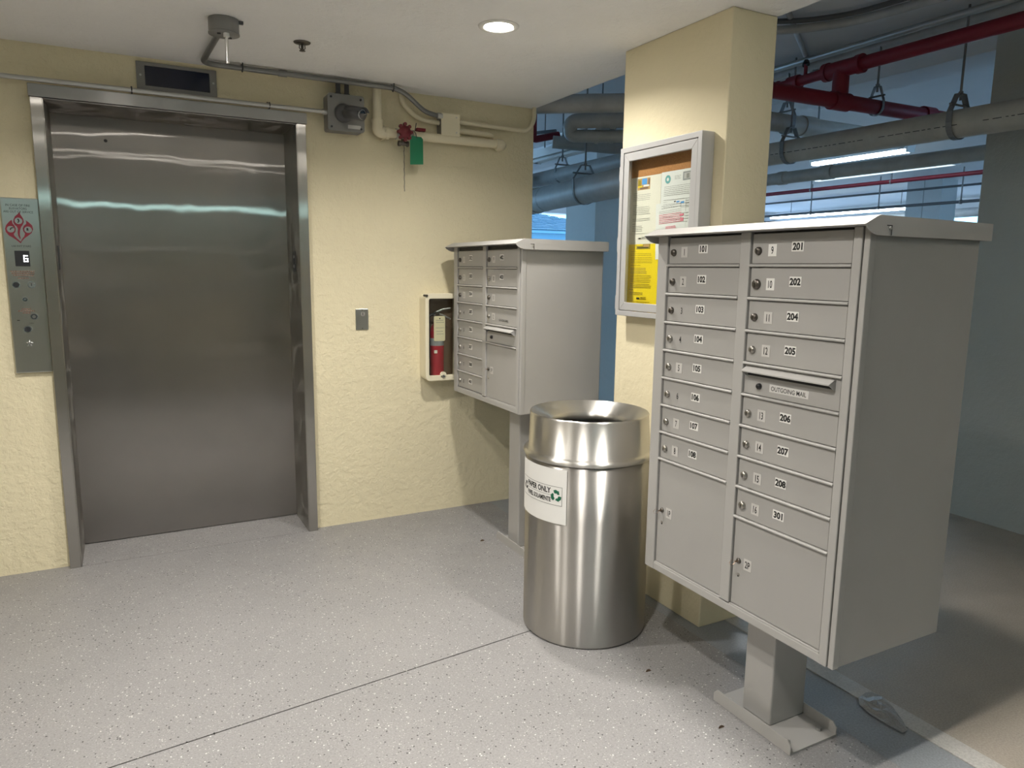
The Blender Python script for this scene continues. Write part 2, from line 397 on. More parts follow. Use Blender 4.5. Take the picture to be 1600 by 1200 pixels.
# ------------------------------------------------------------------ elevator doorway
dr = thing('door_1', 'wide brushed stainless steel elevator door in a steel frame', None, (-0.1, 0, 0)); dr['kind'] = 'structure'
def D(mb, name, bev=0.0, par=None):
    o = mb.build(name, par or dr, bev)
    if par is None: o.location = (0.1, 0, 0)
    return o
pan = D(MB().box(-0.70, 0.50, 0.275, 0.298, 0.006, 2.147, M['steel_door']), 'door_panel')
kh = MB().cyl((-0.411, 0.2735, 2.034), (-0.411, 0.276, 2.034), 0.008, M['dark']); D(kh, 'keyhole', 0, pan)
D(MB().box(-0.686, -0.64, -0.04, 0.0, 0, 2.15, M['steel_frame']).box(-0.6405, -0.636, -0.04, 0.275, 0, 2.148, M['steel_frame']), 'door_jamb', 0.003)
D(MB().box(0.442, 0.488, -0.04, 0.0, 0, 2.15, M['steel_frame']).box(0.438, 0.4425, -0.04, 0.275, 0, 2.148, M['steel_frame']), 'door_jamb', 0.003)
D(MB().box(-0.69, 0.492, -0.052, 0.0, 2.15, 2.203, M['steel_head']).box(-0.636, 0.438, -0.04, 0.275, 2.144, 2.149, M['steel_head']), 'door_header', 0.003)
p = D(MB().box(0.4345, 0.4385, 0.07, 0.125, 1.41, 1.52, M['black']), 'jamb_plate'); p['label'] = 'black plate on the inner side of the jamb'
D(MB().cyl((0.433, 0.097, 1.49), (0.435, 0.097, 1.49), 0.009, M['galv'], 10).cyl((0.433, 0.097, 1.44), (0.435, 0.097, 1.44), 0.009, M['galv'], 10), 'plate_screw', 0, p)
D(MB().box(-0.6365, -0.632, 0.07, 0.125, 1.41, 1.52, M['black']), 'jamb_plate')
D(MB().box(-0.636, 0.438, -0.03, 0.30, -0.01, 0.0015, M['floor']), 'door_sill')

# ------------------------------------------------------------------ call panel
cp = thing('call_panel', 'steel elevator call panel with lit floor display and red flame emblem', 'control panel', (-0.762, 0, 0.948))
PX, PZ = -0.762, 0.948
def CP(mb, name, bev=0.0, par=None):
    o = mb.build(name, par or cp, bev)
    if par is None: o.location = (-PX, 0, -PZ)
    return o
face = CP(MB().box(-0.829, -0.688, -0.022, 0.0, 0.948, 1.72, M['steel_panel']), 'faceplate', 0.004)
tx = MB(); Y = -0.0228
for i, (t, z) in enumerate((('IN CASE OF FIRE', 1.688), ('ELEVATORS', 1.674), ('ARE OUT OF SERVICE', 1.660))):
    tx.text(t, -0.765, z, 0.0095, M['ink'], 0.0, 0.82 if i == 2 else 0.9, y=Y)
tx.text('USE EXIT STAIRS', -0.765, 1.512, 0.008, M['ink'], 0.0, 0.85, y=Y)
for z, ws in ((1.402, 0.092), (1.393, 0.084), (1.384, 0.076), (1.372, 0.042), (1.236, 0.034), (1.227, 0.062), (1.218, 0.03)):
    x = -0.768-ws/2; e = x+ws
    while x < e:
        k = random.uniform(0.004, 0.011); tx.box(x, min(x+k, e), Y, -0.0219, z-0.0028, z+0.0028, M['rust']); x += k+0.0022
tx.box(-0.806, -0.796, Y, -0.0219, 1.184, 1.187, M['ink']).text('CALL', -0.752, 1.172, 0.005, M['ink'], y=Y)
CP(tx, 'printed_text')['kind'] = 'stuff'
# flame emblem
fm = MB()
def sheet(poly, m, y): fm.prism(poly, y-0.0003, y, m, 'y')
for poly in ([(-0.760, 1.661), (-0.767, 1.651), (-0.779, 1.640), (-0.785, 1.626), (-0.787, 1.615), (-0.783, 1.604), (-0.775, 1.596), (-0.772, 1.587), (-0.774, 1.571), (-0.773, 1.556), (-0.767, 1.542), (-0.765, 1.547), (-0.767, 1.561), (-0.765, 1.578), (-0.760, 1.594), (-0.753, 1.605), (-0.748, 1.617), (-0.749, 1.630), (-0.754, 1.641), (-0.759, 1.650)],
             [(-0.792, 1.625), (-0.802, 1.616), (-0.814, 1.601), (-0.819, 1.585), (-0.817, 1.571), (-0.807, 1.557), (-0.791, 1.546), (-0.780, 1.537), (-0.766, 1.524), (-0.766, 1.531), (-0.777, 1.543), (-0.787, 1.556), (-0.789, 1.564), (-0.782, 1.574), (-0.780, 1.587), (-0.783, 1.599), (-0.790, 1.610)],
             [(-0.741, 1.625), (-0.731, 1.617), (-0.718, 1.603), (-0.716, 1.587), (-0.722, 1.571), (-0.735, 1.559), (-0.750, 1.547), (-0.761, 1.534), (-0.766, 1.524), (-0.766, 1.531), (-0.759, 1.544), (-0.751, 1.555), (-0.747, 1.567), (-0.753, 1.578), (-0.754, 1.589), (-0.749, 1.601), (-0.740, 1.609), (-0.739, 1.617)]):
    sheet(poly, M['flame'], -0.0221)
for cx, cz in ((-0.767, 1.621), (-0.7985, 1.584), (-0.7345, 1.584)):
    fm.cyl((cx, -0.0222, cz), (cx, -0.0228, cz), 0.0142, M['steel_panel'], 18, smooth=False)
sheet([(-0.772, 1.630), (-0.766, 1.630), (-0.763, 1.620), (-0.769, 1.612), (-0.772, 1.614), (-0.768, 1.620)], M['ink'], -0.0230)
sheet([(-0.803, 1.583), (-0.797, 1.592), (-0.787, 1.593), (-0.788, 1.589), (-0.795, 1.588), (-0.799, 1.580)], M['ink'], -0.0230)
sheet([(-0.740, 1.592), (-0.734, 1.592), (-0.733, 1.580), (-0.741, 1.580)], M['ink'], -0.0230)
CP(fm, 'flame_emblem')['label'] = 'dark red three flame emblem'
ds = CP(MB().box(-0.793, -0.738, -0.0235, -0.02, 1.424, 1.492, M['black']), 'display', 0.001)
dg = MB(); cx, cz, hw, hh, t = -0.7525, 1.458, 0.0085, 0.0145, 0.0042
for (a, b, c, d) in ((-hw, hw, hh-t, hh), (-hw, hw, -t/2, t/2), (-hw, hw, -hh, -hh+t), (-hw, -hw+t, -hh, hh), (hw-t, hw, -hh, t/2)):
    dg.box(cx+a, cx+b, -0.0243, -0.0236, cz+c, cz+d, M['digit'])
CP(dg, 'lit_digit', 0, ds)
def button(x, z, r, mface, lab, cover=None):
    b = CP(MB().cyl((x, -0.0215, z), (x, -0.0265, z), r*1.18, M['chrome'], 20), 'button')
    CP(MB().cyl((x, -0.0262, z), (x, -0.0285, z), r*0.92, mface, 20), 'button_face', 0, b); b['label'] = lab
    return b
button(-0.797, 1.343, 0.0130, M['black'], 'round black button beside the key switch')
b = button(-0.740, 1.343, 0.0130, M['lock'], 'round steel key switch'); CP(MB().box(-0.7415, -0.7385, -0.0292, -0.0284, 1.338, 1.350, M['ink']), 'key_slot', 0, b)
b = button(-0.769, 1.278, 0.0085, M['black'], 'dark ring with a small steel lock'); CP(MB().cyl((-0.769, -0.0284, 1.278), (-0.769, -0.030, 1.278), 0.005, M['chrome'], 12), 'lock_core', 0, b)
b = button(-0.741, 1.201, 0.0120, M['black'], 'round button with a pale centre'); CP(MB().cyl((-0.741, -0.0284, 1.201), (-0.741, -0.030, 1.201), 0.0075, M['lock'], 16), 'button_centre', 0, b)
button(-0.769, 1.145, 0.0130, M['black'], 'round black button above the star knob')
sk = MB()
for k in range(5):
    q = PI/2+2*PI*k/5; sk.cyl((-0.767, -0.026, 1.081), (-0.767+0.013*math.cos(q), -0.024, 1.081+0.013*math.sin(q)), 0.0048, M['chrome'], 8, 0.0025)
sk.cyl((-0.767, -0.0215, 1.081), (-0.767, -0.030, 1.081), 0.006, M['chrome'], 12)
CP(sk, 'star_knob')

# ------------------------------------------------------------------ indicator above the door
ip = thing('indicator_panel', 'dark blue glass indicator in a grey metal frame above the elevator door', 'sign', (-0.094, 0, 2.30))
def LC(mb, par, name, loc, bev=0.0, sub=None):
    o = mb.build(name, sub or par, bev)
    if sub is None: o.location = tuple(-c for c in loc)
    return o
L = (-0.094, 0, 2.30)
LC(MB().ring([(-0.266, 2.238), (0.078, 2.238), (0.078, 2.360), (-0.266, 2.360)], [(-0.230, 2.256), (0.046, 2.256), (0.046, 2.344), (-0.230, 2.344)], -0.010, 0.0, M['grey_box']), ip, 'frame', L, 0.002)
LC(MB().box(-0.230, 0.046, -0.004, -0.0005, 2.256, 2.344, M['glass_dark']), ip, 'glass_panel', L)
for x in (-0.249, 0.063):
    LC(MB().cyl((x, -0.010, 2.30), (x, -0.013, 2.30), 0.005, M['galv'], 10), ip, 'screw', L)

# ------------------------------------------------------------------ security camera on its box
sc_ = thing('security_camera', 'dark bullet camera on a square grey box beside the elevator', 'camera', (0.69, 0, 2.21))
L = (0.69, 0, 2.21)
LC(MB().prism(rrect(0.590, 0.775, 2.128, 2.305, 0.012), -0.085, 0.0, M['grey_box']), sc_, 'mounting_box', L, 0.004)
cv = LC(MB().prism(rrect(0.588, 0.777, 2.126, 2.307, 0.014), -0.092, -0.0855, M['grey_box']), sc_, 'box_cover', L, 0.002)
for x in (0.606, 0.759):
    for z in (2.144, 2.289):
        LC(MB().cyl((x, -0.092, z), (x, -0.095, z), 0.0055, M['black'], 10), sc_, 'screw', L, 0, cv)
LC(MB().lathe([(0, 0.0), (0.046, 0.0), (0.046, -0.010), (0.030, -0.028), (0, -0.030)], (0.668, -0.092, 2.213), M['cam_grey'], 24, 'y'), sc_, 'mount_ring', L)
LC(MB().tube([(0.668, -0.12, 2.213), (0.674, -0.14, 2.209)], 0.018, M['cam_grey'], 14), sc_, 'swivel_joint', L)
d = Vector((0.055, -0.10, -0.022)).normalized(); a = Vector((0.672, -0.128, 2.212))
body = MB().tube([a, a+d*0.004, a+d*0.112, a+d*0.112], [0.016, 0.030, 0.031, 0.026], M['cam_grey'], 20)
bo = LC(body, sc_, 'camera_body', L)
e = a+d*0.1125
LC(MB().tube([e, e+d*0.004], [0.027, 0.024], M['galv'], 20), sc_, 'lens_ring', L, 0, bo)
LC(MB().tube([e+d*0.004, e+d*0.006], [0.020, 0.016], M['lens'], 20).tube([e+d*0.006, e+d*0.0075], [0.008, 0.006], M['cam_grey'], 12), sc_, 'lens', L, 0, bo)
s_ = MB(); u_ = Vector((0, 0, 1)); w2 = d.cross(u_).normalized(); u3 = w2.cross(d)
pts = []
for k in range(9):
    q = PI*(0.12+0.76*k/8); pts.append((w2*math.cos(q)+u3*math.sin(q))*0.034)
vs = [a+d*0.02+p_ for p_ in pts]+[a+d*0.128+p_ for p_ in pts]+[a+d*0.02+p_*1.06 for p_ in pts]+[a+d*0.128+p_*1.06 for p_ in pts]
fs = []
for k in range(8):
    fs += [(k, k+1, 10+k, 9+k), (18+k, 27+k, 28+k, 19+k), (9+k, 10+k, 28+k, 27+k), (k, 18+k, 19+k, k+1)]
s_.add(vs, fs, M['cam_grey'], True); LC(s_, sc_, 'sun_shield', L)
LC(MB().box(0.69, 0.757, -0.0935, -0.0925, 2.142, 2.160, M['clear_sticker']), sc_, 'sticker', L)
for i, x in enumerate((0.655, 0.700)):
    o = MB().cyl((x, -0.045, 2.300), (x, -0.045, H), 0.012, M['cam_grey']).cyl((x, -0.045, 2.305), (x, -0.045, 2.320), 0.016, M['cam_grey']).build('conduit')
    tag(o, ['dark conduit stub running up from the camera box, the one nearer the elevator', 'dark conduit stub running up from the camera box, the one nearer the cream pipe'][i], 'conduit', 'conduit stubs above the camera box')

# ------------------------------------------------------------------ wall conduit over the door
wc = thing('conduit', 'long thin steel conduit running over the elevator door head to the camera box', 'conduit', (-1.5, 0, 2.217))
L = (-1.5, 0, 2.217)
LC(MB().cyl((-3.6, -0.065, 2.219), (0.575, -0.065, 2.216), 0.0105, M['galv'], 12), wc, 'tube', L)
LC(MB().cyl((0.568, -0.065, 2.216), (0.590, -0.065, 2.216), 0.015, M['galv'], 12), wc, 'connector', L)
for x in (-2.4, -1.2, -0.29, 0.31):
    LC(MB().tube([(x, 0.0, 2.205), (x, -0.066, 2.205), (x, -0.078, 2.218), (x, -0.066, 2.231), (x, -0.003, 2.236), (x, -0.003, 2.245)], 0.0028, M['black'], 6), wc, 'clip', L)

# ------------------------------------------------------------------ ceiling box with sensor rod and its conduit
cbx = thing('junction_box', 'round grey junction box on the ceiling with a hanging bright rod', 'junction box', (0.027, -0.749, H))
L = (0.027, -0.749, H)
LC(MB().lathe([(0.0, 0), (0.056, 0), (0.056, -0.052), (0.0, -0.052)], (0.027, -0.749, H), M['grey_box'], 28), cbx, 'body', L, 0.002)
lid = LC(MB().lathe([(0.0, 0.0), (0.0575, 0.0), (0.0575, -0.005), (0.0, -0.006)], (0.027, -0.749, H-0.052), M['grey_box'], 28), cbx, 'lid', L)
LC(MB().tube([(0.001, -0.765, H-0.059), (0.012, -0.77, H-0.059)], 0.004, M['black'], 8), cbx, 'lid_screw', L, 0, lid)
LC(MB().tube([(0.047, -0.728, H-0.059), (0.056, -0.722, H-0.059)], 0.004, M['black'], 8), cbx, 'lid_screw', L, 0, lid)
LC(MB().box(0.072, 0.098, -0.765, -0.75, H-0.012, H-0.002, M['cam_grey']), cbx, 'mounting_tab', L)
LC(MB().cyl((0.032, -0.775, H-0.057), (0.032, -0.775, H-0.071), 0.011, M['white'], 14), cbx, 'rod_collar', L)
LC(MB().cyl((0.032, -0.775, H-0.070), (0.032, -0.775, H-0.168), 0.006, M['chrome'], 12), cbx, 'rod', L)
cc = thing('conduit', 'grey conduit bending from the ceiling box along the wall top to the cream box', 'conduit', (0.5, -0.13, 2.36))
L = (0.5, -0.13, 2.36)
path = fillet([(0.02, -0.70, 2.350), (0.004, -0.13, 2.358), (0.965, -0.13, 2.360), (1.115, -0.085, 2.268), (1.208, -0.06, 2.262)], 0.07, 7)
LC(MB().tube(path, 0.0125, M['conduit'], 12), cc, 'tube', L)
LC(MB().cyl((0.345, -0.13, 2.3585), (0.385, -0.13, 2.3585), 0.0155, M['conduit'], 12), cc, 'coupling', L)
LC(MB().cyl((1.195, -0.06, 2.2625), (1.222, -0.06, 2.2615), 0.0175, M['galv'], 12), cc, 'connector', L)
for x in (0.18, 0.92):
    LC(MB().tube([(x, -0.148, H), (x, -0.147, 2.352), (x, -0.13, 2.342), (x, -0.113, 2.352), (x, -0.112, H)], 0.003, M['black'], 6), cc, 'clip', L)
# sprinkler
sp = thing('sprinkler', 'small dark pendent sprinkler head under the ceiling', 'sprinkler', (0.356, -0.608, H))
L = (0.356, -0.608, H)
LC(MB().lathe([(0.0, 0), (0.036, 0), (0.034, -0.004), (0.018, -0.007), (0, -0.007)], L, M['lock_dark'], 24), sp, 'escutcheon', L)
LC(MB().cyl((0.356, -0.608, H-0.006), (0.356, -0.608, H-0.030), 0.006, M['lock_dark'], 10).tube([(0.345, -0.608, H-0.010), (0.344, -0.608, H-0.024), (0.354, -0.608, H-0.034)], 0.0022, M['lock_dark'], 6).tube([(0.367, -0.608, H-0.010), (0.368, -0.608, H-0.024), (0.358, -0.608, H-0.034)], 0.0022, M['lock_dark'], 6), sp, 'nozzle', L)
LC(MB().lathe([(0, 0), (0.013, 0), (0.013, -0.002), (0, -0.003)], (0.356, -0.608, H-0.034), M['lock_dark'], 16), sp, 'deflector', L)

# ------------------------------------------------------------------ downlights
DL_LAB = ['round white recessed downlight glowing in the lobby ceiling in front of the column', 'round recessed downlight over the call panel end of the lobby',
          'round recessed downlight in the ceiling near the viewer', 'round recessed downlight in the ceiling above the large mailbox unit', 'unseen recessed downlight past the call panel, added to brighten the left ceiling']
for (x, y, pw, bm), lb in zip(DOWNLIGHTS, DL_LAB):
    t = thing('downlight', lb, 'ceiling light', (x, y, H), 0, 'recessed lobby downlights')
    MB().lathe([(0.055, -0.002), (0.062, -0.006), (0.079, -0.004), (0.081, 0.0), (0.055, 0.0)], (0, 0, 0), M['white'], 36).build('trim_ring', t)
    MB().lathe([(0.0, -0.0075), (0.03, -0.007), (0.0555, -0.004)], (0, 0, 0), M['lamp'], 32).build('lens', t)
    ld = bpy.data.lights.new('downlight_lamp', 'AREA'); ld.shape = 'DISK'; ld.size = 0.105; ld.energy = pw; ld.color = LAMP_COL; ld.spread = math.radians(bm)
    lo = bpy.data.objects.new('downlight_lamp', ld); col.objects.link(lo); lo.parent = t; lo.location = (0, 0, -0.010)

# ------------------------------------------------------------------ cream drain pipe, valve, tag, boxes
dp = thing('drain_pipe', 'cream painted pipe dropping from the ceiling and elbowing along the wall', 'pipe', (0.857, 0, 2.14))
L = (0.857, 0, 2.14)
pr = 0.0235; Yp = -0.055
LC(MB().cyl((0.857, Yp, H), (0.857, Yp, 2.19), pr, M['pvc_cream']), dp, 'riser', L)
LC(MB().tube(fillet([(0.857, Yp, 2.205), (0.857, Yp, 2.146), (0.915, Yp, 2.146)], 0.045), 0.030, M['pvc_cream'], 18).cyl((0.857, Yp, 2.19), (0.857, Yp, 2.208), 0.032, M['pvc_cream']).cyl((0.900, Yp, 2.146), (0.918, Yp, 2.146), 0.032, M['pvc_cream']), dp, 'elbow', L)
LC(MB().cyl((0.91, Yp, 2.146), (1.585, Yp, 2.146), pr, M['pvc_cream']), dp, 'run', L)
LC(MB().tube(fillet([(1.555, Yp, 2.146), (1.60, Yp, 2.146), (1.60, 0.0, 2.146)], 0.035), 0.030, M['pvc_cream'], 18), dp, 'end_elbow', L)
LC(MB().tube([(0.893, 0, 2.175), (0.893, -0.06, 2.178), (0.893, -0.088, 2.15), (0.893, -0.06, 2.116), (0.893, 0, 2.116)], 0.004, M['pvc_cream'], 6), dp, 'pipe_clip', L)

vv = thing('valve', 'red drain valve with a lobed hand wheel on the cream pipe', 'valve', (0.99, 0, 2.146))
L = (0.99, 0, 2.146)
LC(MB().cyl((0.958, Yp, 2.146), (1.05, Yp, 2.146), 0.030, M['galv'], 8, smooth=False).cyl((0.99, Yp, 2.146), (0.99, -0.105, 2.146), 0.018, M['red']), vv, 'valve_body', L)
wh = MB().lathe([(0, 0.0), (0.030, 0.0), (0.034, -0.008), (0.030, -0.018), (0, -0.022)], (0.99, -0.105, 2.150), M['red'], 24, 'y')
for k in range(8):
    q = 2*PI*k/8; wh.tube([(0.99+0.034*math.cos(q), -0.103, 2.150+0.040*math.sin(q)), (0.99+0.034*math.cos(q), -0.121, 2.150+0.040*math.sin(q))], 0.0095, M['red'], 10)
LC(wh, vv, 'hand_wheel', L, 0)
LC(MB().cyl((0.99, -0.085, 2.118), (0.99, -0.085, 2.092), 0.012, M['lock_dark']).cyl((0.962, -0.085, 2.094), (1.018, -0.085, 2.094), 0.010, M['lock_dark']).cyl((0.962, -0.085, 2.094), (0.972, -0.085, 2.094), 0.015, M['lock_dark']).cyl((1.008, -0.085, 2.094), (1.018, -0.085, 2.094), 0.015, M['lock_dark']), vv, 'hose_coupling', L)
ch = MB(); n_ = 26
for k in range(n_):
    z = 2.082 - k*0.0092; q = 0.0009*math.sin(k*1.3)
    if k % 2: ch.tube([(0.994+q, -0.083, z+0.006), (0.996+q, -0.083, z), (0.994+q, -0.083, z-0.006), (0.992+q, -0.083, z), (0.994+q, -0.083, z+0.006)], 0.0011, M['lock_dark'], 5)
    else: ch.tube([(0.994+q, -0.085, z+0.006), (0.994+q, -0.087, z), (0.994+q, -0.085, z-0.006), (0.994+q, -0.081, z), (0.994+q, -0.085, z+0.006)], 0.0011, M['lock_dark'], 5)
LC(ch, vv, 'chain', L)
LC(MB().box(1.075, 1.125, -0.068, -0.03, 2.172, 2.188, M['red_dark']).cyl((1.09, -0.05, 2.16), (1.09, -0.05, 2.18), 0.012, M['red_dark']), vv, 'side_handle', L, 0.002)
gt = thing('plastic_tag', 'green plastic tag hung from the cream pipe beside the red valve', 'tag', (1.055, -0.108, 2.13))
L = (1.055, -0.108, 2.13)
LC(MB().prism([(1.030, 2.135), (1.082, 2.133), (1.092, 2.122), (1.093, 1.992), (1.019, 1.986), (1.019, 2.118)], -0.110, -0.107, M['green']), gt, 'plate', L)
LC(MB().tube([(1.055, -0.112, 2.125), (1.053, -0.105, 2.15), (1.05, -0.083, 2.166), (1.049, -0.055, 2.172), (1.05, -0.028, 2.16), (1.052, -0.030, 2.13), (1.055, -0.070, 2.118), (1.055, -0.105, 2.125)], 0.0022, M['black'], 6).tube([(1.054, -0.090, 2.165), (1.060, -0.095, 2.205)], 0.0022, M['black'], 6), gt, 'cable_tie', L)

jb = thing('junction_box', 'small cream square junction box on the pipes by the wall corner', 'junction box', (1.27, 0, 2.22))
L = (1.27, 0, 2.22)
LC(MB().box(1.217, 1.322, -0.066, 0, 2.165, 2.278, M['conduit']), jb, 'body', L, 0.002)
lid = LC(MB().box(1.214, 1.326, -0.072, -0.0665, 2.162, 2.281, M['pvc_cream']), jb, 'cover', L, 0.003)
for x in (1.305, ):
    for z in (2.182, 2.262): LC(MB().cyl((x, -0.072, z), (x, -0.074, z), 0.004, M['clear_sticker'], 8), jb, 'screw', L, 0, lid)
def pipe(name, pts, r, m, label, cat='pipe', group=None, fr=0.06, extra=None):
    o = MB().tube(fillet(pts, fr, 7) if len(pts) > 2 else pts, r, m, 14)
    if extra: extra(o)
    return tag(o.build(name), label, cat, group)
pipe('conduit', [(0.995, -0.028, H), (1.005, -0.028, 2.315), (1.09, -0.03, 2.238), (1.218, -0.03, 2.232)], 0.0125, M['pvc_cream'], 'cream conduit curving down from the ceiling into the small cream box', 'conduit', fr=0.07)
pipe('conduit', [(1.324, -0.03, 2.250), (1.775, -0.03, 2.240), (1.822, -0.03, 2.30), (1.822, -0.03, H)], 0.0125, M['pvc_cream'], 'cream conduit from the small box curving up at the wall end', 'conduit', fr=0.07)
pipe('conduit', [(1.324, -0.035, 2.200), (1.545, -0.035, 2.196), (1.545, 0.0, 2.18)], 0.015, M['pvc_cream'], 'short cream conduit between the box and the thick cream pipe', 'conduit', fr=0.03)

# ------------------------------------------------------------------ key switch plate
ks = thing('key_switch', 'small steel key switch plate on the cream wall beside the elevator', 'switch', (0.77, 0, 1.156))
L = (0.77, 0, 1.156)
pl = LC(MB().box(0.734, 0.805, -0.007, 0, 1.099, 1.214, M['steel_panel']), ks, 'plate', L, 0.002)
LC(MB().cyl((0.772, -0.007, 1.186), (0.772, -0.012, 1.186), 0.012, M['chrome'], 16), ks, 'lock_cylinder', L)
LC(MB().box(0.7705, 0.7735, -0.0128, -0.0118, 1.179, 1.193, M['ink']), ks, 'keyway', L)
for z in (1.107, 1.206): LC(MB().cyl((0.77, -0.007, z), (0.77, -0.009, z), 0.0035, M['lock'], 8), ks, 'screw', L, 0, pl)

# ------------------------------------------------------------------ extinguisher cabinet and extinguisher
ec = thing('extinguisher_cabinet', 'ivory plastic wall cabinet with a see-through front beside the small mailbox unit', 'cabinet', (1.168, 0, 1.05))
L = (1.168, 0, 1.05)
o_ = rrect(1.1060, 1.3140, 0.805, 1.297, 0.030, 5); i_ = rrect(1.1100, 1.3100, 0.809, 1.293, 0.027, 5)
LC(MB().ring(o_, i_, -0.078, 0.0, M['ivory']), ec, 'housing', L)
LC(MB().prism(rrect(1.1105, 1.3095, 0.8095, 1.2925, 0.027, 5), -0.006, -0.001, M['cab_back']), ec, 'back_panel', L)
fr_ = MB().ring(rrect(1.1040, 1.3160, 0.803, 1.299, 0.030, 5), rrect(1.1260, 1.2940, 0.834, 1.270, 0.010, 5), -0.100, -0.0785, M['ivory'])
fr_.cyl((1.212, -0.100, 0.836), (1.212, -0.0785, 0.836), 0.018, M['ivory'])
fro = LC(fr_, ec, 'door_frame', L, 0.003)
LC(MB().cyl((1.212, -0.100, 0.828), (1.212, -0.106, 0.828), 0.009, M['galv'], 14).cyl((1.212, -0.106, 0.828), (1.212, -0.1065, 0.828), 0.004, M['ink'], 8), ec, 'lock', L, 0, fro)
LC(MB().prism(rrect(1.1265, 1.2935, 0.8345, 1.2695, 0.010, 5), -0.0955, -0.0935, M['glass']), ec, 'clear_front', L)
LC(MB().cyl((1.102, -0.082, 1.288), (1.112, -0.109, 1.288), 0.006, M['black'], 8), ec, 'hinge_pin', L)
fe = thing('fire_extinguisher', 'red fire extinguisher with a cream tag inside the ivory cabinet', 'fire extinguisher', (1.193, -0.048, 0.812))
L = (1.193, -0.048, 0.812); ex, ey = 1.193, -0.048
LC(MB().lathe([(0, 0), (0.036, 0), (0.040, 0.006), (0.040, 0.262), (0.036, 0.288), (0.026, 0.308), (0.018, 0.318), (0.018, 0.330), (0, 0.330)], (ex, ey, 0.812), M['red_ext'], 32), fe, 'tank', L)
LC(MB().lathe([(0.0402, 0.190), (0.0407, 0.191), (0.0407, 0.232), (0.0402, 0.233)], (ex, ey, 0.812), M['stamp'], 32), fe, 'band', L)
LC(MB().box(ex-0.030, ex-0.014, ey-0.041, ey-0.030, 0.960, 0.978, M['paper_c']), fe, 'label_patch', L)
LC(MB().cyl((ex, ey, 1.138), (ex, ey, 1.175), 0.014, M['lock_dark'], 14).box(ex-0.012, ex+0.012, ey-0.014, ey+0.014, 1.170, 1.195, M['lock_dark']), fe, 'valve_head', L, 0.002)
LC(MB().tube([(ex-0.005, ey-0.004, 1.192), (ex+0.03, ey-0.012, 1.208), (ex+0.078, ey-0.016, 1.214)], 0.005, M['galv'], 8), fe, 'lever', L)
LC(MB().tube([(ex, ey-0.004, 1.184), (ex+0.03, ey-0.010, 1.176), (ex+0.078, ey-0.016, 1.152)], 0.005, M['galv'], 8), fe, 'carrying_handle', L)
LC(MB().tube(fillet([(ex-0.010, ey, 1.180), (ex-0.05, ey-0.005, 1.175), (ex-0.052, ey-0.008, 1.08), (ex-0.051, ey-0.005, 0.93)], 0.03), 0.008, M['black'], 10), fe, 'hose', L)
tg = MB().prism(rrect(ex-0.034, ex+0.034, 1.030, 1.172, 0.008), -0.0892, -0.0882, M['tag'])
for z, a_, b_ in ((1.148, -0.022, 0.024), (1.136, -0.022, 0.028), (1.105, -0.024, 0.030), (1.085, -0.020, 0.02), (1.070, -0.018, 0.025)):
    tg.box(ex+a_, ex+b_, -0.0894, -0.0891, z-0.0012, z+0.0012, M['line'])
tg.cyl((ex+0.002, -0.0895, 1.158), (ex+0.002, -0.0890, 1.158), 0.004, M['ink'], 10)
LC(tg, fe, 'inspection_tag', L)

# ------------------------------------------------------------------ mailbox units
def sticker(txt, x, z, w_, h_, th, bold, xs, back, par, name, y, ink='ink'):
    mb = MB()
    if back: mb.box(x-w_/2, x+w_/2, y-0.0006, y, z-h_/2, z+h_/2, M[back])
    if txt: mb.text(txt, x, z, th, M[ink], bold, xs, y=y-0.0010)
    return mb.build(name, par)
def lock_mb(x, z, r, m, y, hs=0.0):
    mb = MB().lathe([(0, -0.010), (r*0.55, -0.010), (r*0.85, -0.008), (r, -0.004), (r, 0)], (x, y, z), m, 18, 'y')
    mb.box(x-0.0012, x+0.0012, y-0.0106, y-0.0098, z-r*0.55, z+r*0.3, M['ink']); return mb
def key_mb(x, z, y):
    mb = MB().lathe([(0, -0.006), (0.006, -0.006), (0.009, -0.002), (0.009, 0)], (x, y, z), M['lock_dark'], 14, 'y')
    mb.cyl((x, y-0.006, z), (x-0.001, y-0.016, z), 0.0022, M['brass'], 8)
    mb.prism([(-0.016, -0.002), (-0.024, -0.008), (-0.034, -0.008), (-0.040, 0.0), (-0.034, 0.008), (-0.024, 0.008), (-0.016, 0.002)], x-0.001, x+0.001, M['brass'], 'x')
    # bow of the key stands straight out from the door: shift to height and depth
    mb2 = MB(); mb2.ms = mb.ms; mb2.v = mb.v[:-14] + [(a, y+b, z+c) for a, b, c in mb.v[-14:]]; mb2.f = mb.f; mb2.m = mb.m; mb2.s = mb.s
    return mb2
